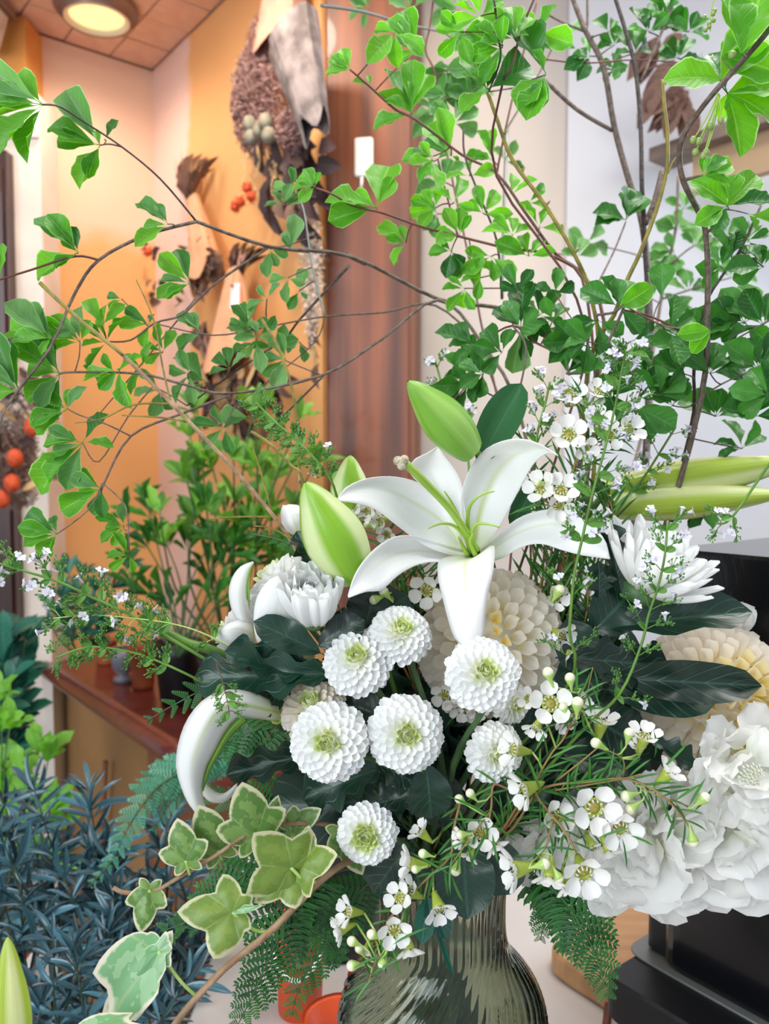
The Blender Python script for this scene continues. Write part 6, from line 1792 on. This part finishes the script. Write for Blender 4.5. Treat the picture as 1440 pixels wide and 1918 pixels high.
def fluff(parent, c, r, mat, n, name='plume', sc3=(1, .5, 1), sz=.012, seed=0, thin=.12):
    """a cloud of tiny dried florets nobody could count"""
    r4 = random.Random(seed)
    m = MB()
    for i in range(n):
        v = V((r4.gauss(0, 1), r4.gauss(0, 1), r4.gauss(0, 1))).normalized() * (r4.random() ** .4)
        p = c + DR * (v.x * r * sc3[0]) + WN * (v.y * r * sc3[1]) + V((0, 0, v.z * r * sc3[2]))
        d = V((r4.uniform(-1, 1), r4.uniform(-1, 1), r4.uniform(-1, 1))).normalized() * sz * r4.uniform(.5, 1.3)
        e = d.orthogonal().normalized() * sz * thin
        b = len(m.v)
        m.v += [tuple(p - d * .5 - e), tuple(p - d * .5 + e), tuple(p + d * .5)]
        m.f.append([b, b + 1, b + 2]); m.uv.append([(.5, .5)] * 3); m.mi.append(0)
    o = put(name, m.mesh(name, MT[mat], False), parent); o['kind'] = 'stuff'
    return o
def dleaf(parent, a, b, w, kind, n=None):
    Ln = (b - a).length
    put('leaf', rnd.choice(LS[kind]), parent, frame(a, b, n or (WN + V((0, 0, rnd.uniform(-.4, .4)))), w, Ln))
def thistle(parent, c, r, mat='dried_orange', name='flower_head', n=26):
    m = MB(); m.ball(c, r * .6, 8, 6)
    r4 = random.Random(int(c.x * 1e4))
    for i in range(n):
        v = V((r4.gauss(0, 1), r4.gauss(0, 1), r4.gauss(0, 1))).normalized()
        e = v.orthogonal().normalized() * r * .12
        b = len(m.v); m.v += [tuple(c + v * r * .4 - e), tuple(c + v * r * .4 + e), tuple(c + v * r * 1.1)]
        m.f.append([b, b + 1, b + 2]); m.uv.append([(.5, .5)] * 3); m.mi.append(0)
    put(name, m.mesh(name, MT[mat]), parent)
# A: large one by the pillar
bA = thing('dried_bouquet', wr_(540, 60), 'largest dried bouquet hanging beside the pillar, grey paper wrap over a purple-brown plume', 'dried bouquet')
cone_wrap(bA, wr_(548, 62, .12), wr_(590, 238, .13), .062, .030, 'paper_grey', seed=1)
cone_wrap(bA, wr_(530, -40, .05), wr_(520, 90, .06), .05, .068, 'paper_pink', seed=4)
fluff(bA, wr_(480, 185, .07), .085, 'smoke_bush', 6000, sc3=(.85, .5, 1.35), seed=1, sz=.016)
fluff(bA, wr_(500, 60, .05), .055, 'smoke_bush', 1800, sc3=(1.3, .5, .9), seed=2)
fluff(bA, wr_(548, 240, .12), .04, 'smoke_bush', 1800, sc3=(1, .6, 1.1), seed=3)
for (x, y) in ((467, 232), (497, 228), (470, 258), (503, 254), (486, 245)):
    m = MB(); m.ball(wr_(x, y, .13), .0135, 10, 8, sc3=(1, 1, 1.15)); put('pod', m.mesh('pod', MT['dried_pod']), bA)
for i in range(46):
    x, y = rnd.uniform(490, 600), rnd.uniform(250, 400)
    a = wr_(x, y, rnd.uniform(.05, .11)); b = a + DR * rnd.uniform(-.05, .05) + V((0, 0, rnd.uniform(-.09, .0)))
    dleaf(bA, a, b, .016, rnd.choice(('drieddark', 'drieddark', 'dried')))
for i in range(40):
    a = wr_(rnd.uniform(450, 540), rnd.uniform(270, 360), .09); b = a + DR * rnd.uniform(-.03, .03) + V((0, 0, rnd.uniform(-.04, .0)))
    dleaf(bA, a, b, .004, 'straw')
for (x, y) in ((462, 352), (450, 378), (440, 388), (470, 368)):
    thistle(bA, wr_(x, y, .10), .016)
fluff(bA, wr_(582, 500, .07), .035, 'dried_pale', 1500, sc3=(.8, .5, 4.0), seed=9)
for i in range(14):
    a = wr_(590 + rnd.uniform(-15, 8), 420 + i * 20, .06); dleaf(bA, a, a + V((0, 0, -.05)) + DR * rnd.uniform(-.03, .02), .008, rnd.choice(('dried', 'straw', 'drieddark')))
# B: kraft bouquet with bristles
bB = thing('dried_bouquet', wr_(370, 320), 'dried bouquet in kraft paper whose straw bristles stick up at the top', 'dried bouquet')
cone_wrap(bB, wr_(362, 372, .04), wr_(385, 520, .06), .018, .060, 'paper_kraft', seed=2)
cone_wrap(bB, wr_(358, 392, .035), wr_(352, 352, .035), .010, .016, 'paper_kraft', seed=5, name='paper_tail')
for i in range(44):
    a = wr_(356 + rnd.uniform(-6, 6), 375, .04); b = wr_(352 + rnd.uniform(-28, 30), 300 + rnd.uniform(-25, 20), .05)
    dleaf(bB, a, b, .0022, rnd.choice(('straw', 'dried')))
for i in range(26):
    x, y = rnd.uniform(275, 420), rnd.uniform(455, 575)
    a = wr_(x, y, .07); b = a + DR * rnd.uniform(-.07, .05) + V((0, 0, rnd.uniform(-.05, .03))); dleaf(bB, a, b, .012, rnd.choice(('drieddark', 'drieddark', 'dried')))
fluff(bB, wr_(400, 500, .06), .035, 'dried_brown', 1200, seed=12)
thistle(bB, wr_(277, 472, .08), .018)
# C: kraft bouquet with the tag
bC = thing('dried_bouquet', wr_(440, 480), 'dried bouquet in pinkish kraft paper carrying a white price tag', 'dried bouquet')
cone_wrap(bC, wr_(440, 505, .05), wr_(430, 685, .08), .022, .085, 'paper_kraft', seed=3)
cone_wrap(bC, wr_(445, 520, .05), wr_(460, 475, .045), .010, .016, 'paper_pink', seed=6, name='paper_tail')
for i in range(24):
    a = wr_(448 + rnd.uniform(-6, 6), 520, .045); b = wr_(455 + rnd.uniform(-30, 30), 455 + rnd.uniform(-12, 14), .05); dleaf(bC, a, b, .0014, rnd.choice(('straw', 'drieddark')))
for i in range(70):
    x, y = rnd.uniform(370, 530), rnd.uniform(665, 800)
    a = wr_(x, y, rnd.uniform(.05, .09)); b = a + DR * rnd.uniform(-.05, .05) + V((0, 0, rnd.uniform(-.08, .0))); dleaf(bC, a, b, rnd.uniform(.006, .016), rnd.choice(('drieddark', 'dried', 'straw', 'drieddark')))
for i in range(18):
    a = wr_(rnd.uniform(360, 400), rnd.uniform(600, 690), .05); dleaf(bC, a, a + V((0, 0, -.06)) + DR * rnd.uniform(-.03, .03), .014, 'dried')
fluff(bC, wr_(430, 750, .07), .05, 'dried_straw', 1200, seed=14, sc3=(1, .5, 1.2))
tg = thing('price_tag', wr_(440, 552, .12), 'blank white paper tag with a red thread on the pinkish kraft bouquet', 'tag')
c = wr_(440, 554, .115); m = MB(); R_t = Matrix.Rotation(angc, 3, 'Z') @ Matrix.Rotation(math.radians(8), 3, 'Y')
m.box(c, .036, .0015, .048, R_t); put('card', m.mesh('tag', MT['tag_white'], False), tg)
m = MB(); m.ball(wr_(435, 535, .118), .004, 8, 6, sc3=(1, .5, 1)); m.tube([wr_(435, 535, .118), wr_(438, 515, .10), wr_(442, 500, .08)], .0008, 4); put('thread', m.mesh('thread', MT['thread_red']), tg)
# wreath at the far left
wl = thing('dried_wreath', P(35, 800, 1.70), 'grey-pink dried bunch with orange berries hanging on the dark timber at the left', 'dried bouquet')
def dl_(x, y, d=1.70): return P(x, y, d)
fluff(wl, dl_(30, 760), .10, 'dried_pale', 3500, sc3=(.8, .4, .9), seed=21, sz=.018)
fluff(wl, dl_(30, 860), .10, 'dried_brown', 3000, sc3=(.8, .4, 1.1), seed=22, sz=.018)
fluff(wl, dl_(50, 920), .05, 'dried_pale', 1500, sc3=(1.1, .4, .6), seed=23, sz=.014)
for (x, y) in ((28, 858), (22, 905), (3, 935), (60, 800)):
    m = MB(); m.ball(dl_(x, y, 1.62), .016, 10, 8, sc3=(1, 1, 1.2)); put('berry', m.mesh('berry', MT['dried_orange']), wl)
for i in range(30):
    a = dl_(rnd.uniform(-20, 90), rnd.uniform(700, 900), 1.64); dleaf(wl, a, a + V((rnd.uniform(-.05, .05), 0, rnd.uniform(-.05, .05))), .009, rnd.choice(('dried', 'straw', 'drieddark')))
# brown dried leaves behind the top right branches
br = thing('dried_leaf_bunch', P(1270, 150, 1.45), 'brown dried leaves hanging before the white wall at the upper right', 'dried bouquet')
for i in range(16):
    a = P(1250 + rnd.uniform(-20, 40), 120 + rnd.uniform(-60, 90), 1.42); dleaf(br, a, a + V((rnd.uniform(-.06, .04), 0, rnd.uniform(-.09, .0))), .016, 'dried', V((0, -1, .3)))
for q in ([(1300, 110, 1.42), (1270, 180, 1.42), (1225, 232, 1.42)], [(1300, 140, 1.42), (1255, 120, 1.42), (1210, 130, 1.42)]):
    stem(br, q, (3, 2), 'dried_brown')
dleaf(br, P(1290, 170, 1.42), P(1222, 236, 1.42), .016, 'dried', V((0, -1, 0)))

# ------------------------------------------------------------------ plants at the back and the left
def plant(label, base, stems, kind, L, n, wr, mat='stem_mum', name='potted_plant', cat='plant', seed=1, every=3, r=(1.2, 2.5), spread=60, twist=.5, k2=None, vz=.6, start=0.0):
    """stems: lists of (px,py,d) from the tip down to base"""
    r5 = random.Random(seed)
    t = thing(name, P(*base), label, cat)
    for s_ in stems:
        o, c = stem(t, list(s_) + [base], r, mat, n=4)
        stop = int(len(c) * (1 - start)) if start else len(c) - 3
        for i in range(0, stop, every):
            q = c[i]; q2 = c[min(i + 1, len(c) - 1)]
            an = math.atan2(q2[1] - q[1], -(q2[0] - q[0]))
            for k in range(n):
                th = an + math.radians(spread * (2 * (k + .5) / n - 1)) * r5.uniform(.7, 1.4) * (1 if i else .8)
                l = L * r5.uniform(.6, 1.15)
                B = P(*q); T = P(q[0] + math.cos(th) * l, q[1] - math.sin(th) * l, q[2] + PS(l, q[2]) * r5.uniform(-vz, vz))
                Ln = (T - B).length
                put('leaf', LS[k2 if k2 and r5.random() < .3 else kind][r5.randrange(3)], t, frame(B, T, D(r5.uniform(-twist, twist), .9, .6), Ln * wr * r5.uniform(.8, 1.2), Ln))
    return t
def shoots(x0, x1, y0, y1, d0, d1, base, n, seed, lean=40):
    r6 = random.Random(seed); out = []
    for i in range(n):
        x, y = r6.uniform(x0, x1), r6.uniform(y0, y1); d = r6.uniform(d0, d1)
        mx, my = (x * .55 + base[0] * .45) + r6.uniform(-lean, lean), (y * .5 + base[1] * .5)
        out.append([(x, y, d), (mx, my, (d + base[2]) / 2)])
    return out
bs = plan_px(425, ZS, off=.17); bsd = (bs - C0).dot(FW)
pb = (425, 1240, bsd)
plant('leafy green shrub with bare stems growing from the black pot behind the lily buds', pb, shoots(270, 600, 760, 1010, 1.25, 1.45, pb, 20, 3), 'shelf', 64, 4, .17, seed=4, every=2, start=.55, k2='lime', vz=.7, r=(1.6, 2.6))
pb2 = (335, 1230, 1.42)
plant('darker narrow leaved plant in the nearer black pot on the shelf', pb2, shoots(240, 480, 930, 1130, 1.3, 1.5, pb2, 14, 5), 'deep', 60, 4, .10, seed=6, every=2, start=.6)
pb3 = (150, 1235, 1.62)
plant('small green plant behind the terracotta pots on the shelf', pb3, shoots(110, 240, 1060, 1190, 1.58, 1.66, pb3, 8, 7), 'teal', 42, 4, .16, seed=8, every=2)
pb4 = (-30, 1500, 1.35)
plant('teal leafy plant at the left edge in front of the dark timber', pb4, shoots(-30, 60, 1190, 1330, 1.25, 1.4, pb4, 12, 9), 'teal', 66, 5, .24, seed=10, every=2)
pb5 = (20, 1900, 1.10)
plant('bright yellow-green leafy plant at the left edge above the blue leaves', pb5, shoots(-20, 100, 1310, 1560, 1.0, 1.2, pb5, 14, 11), 'lime', 60, 4, .20, seed=12, every=2, start=.5)
for i, (base, box, n, lab) in enumerate([
    ((90, 2050, .86), (-20, 330, 1470, 1640, .80, .96), 15, 'bluish dark narrow leaved plant at the left, its upper sprays before the tan panel'),
    ((60, 2100, .80), (-30, 250, 1560, 1750, .74, .84), 15, 'bluish dark narrow leaved plant low at the left edge'),
    ((330, 2120, .84), (190, 480, 1600, 1800, .74, .90), 13, 'very dark narrow leaved plant behind the ivy vines'),
    ((200, 2150, .70), (60, 380, 1740, 1880, .66, .74), 13, 'dark narrow leaved plant at the bottom behind the pale ivy leaf')]):
    plant(lab, base, shoots(*box, base, n, 30 + i, 90), 'narrow', 72, 5, .075, mat='stem_dark', seed=40 + i, every=1, start=.45, spread=95, vz=.6, twist=1.3)
fern('bluish feathery fern frond drooping left over the blue leaves, blurred', [(165, 1662, .70), (210, 1610, .70), (245, 1540, .70), (300, 1470, .71), (400, 1420, .73), (500, 1420, .76)], 60, 20, PFP, vase_=False)
fern('bluish fern frond lying across the end of the shelf rail, blurred', [(250, 1480, .76), (300, 1450, .76), (360, 1430, .77), (440, 1400, .78), (520, 1400, .80)], 70, 14, PFP, vase_=False)
fern('second bluish fern frond hanging behind the drooping lily, blurred', [(285, 1560, .72), (320, 1500, .72), (360, 1450, .73), (450, 1400, .76)], 50, 14, PFP, vase_=False)
rd_ = thing('red_ornament', P(45, 1830, .9), 'bits of red and white wrapping glimpsed behind the dark leaves at the lower left', 'wrapping')
for (x, y, a_, w_, h_, mt_) in ((38, 1835, .5, 26, 80, 'red_plastic'), (58, 1865, -.2, 18, 40, 'red_plastic'), (30, 1880, .9, 20, 46, 'red_plastic'), (52, 1815, .4, 16, 40, 'white_plastic')):
    m = MB(); m.box(P(x, y, .95), PS(w_, .95), .02, PS(h_, .95), Matrix.Rotation(a_, 3, 'Y')); put('paper_piece', m.mesh('r', MT[mt_], False), rd_)
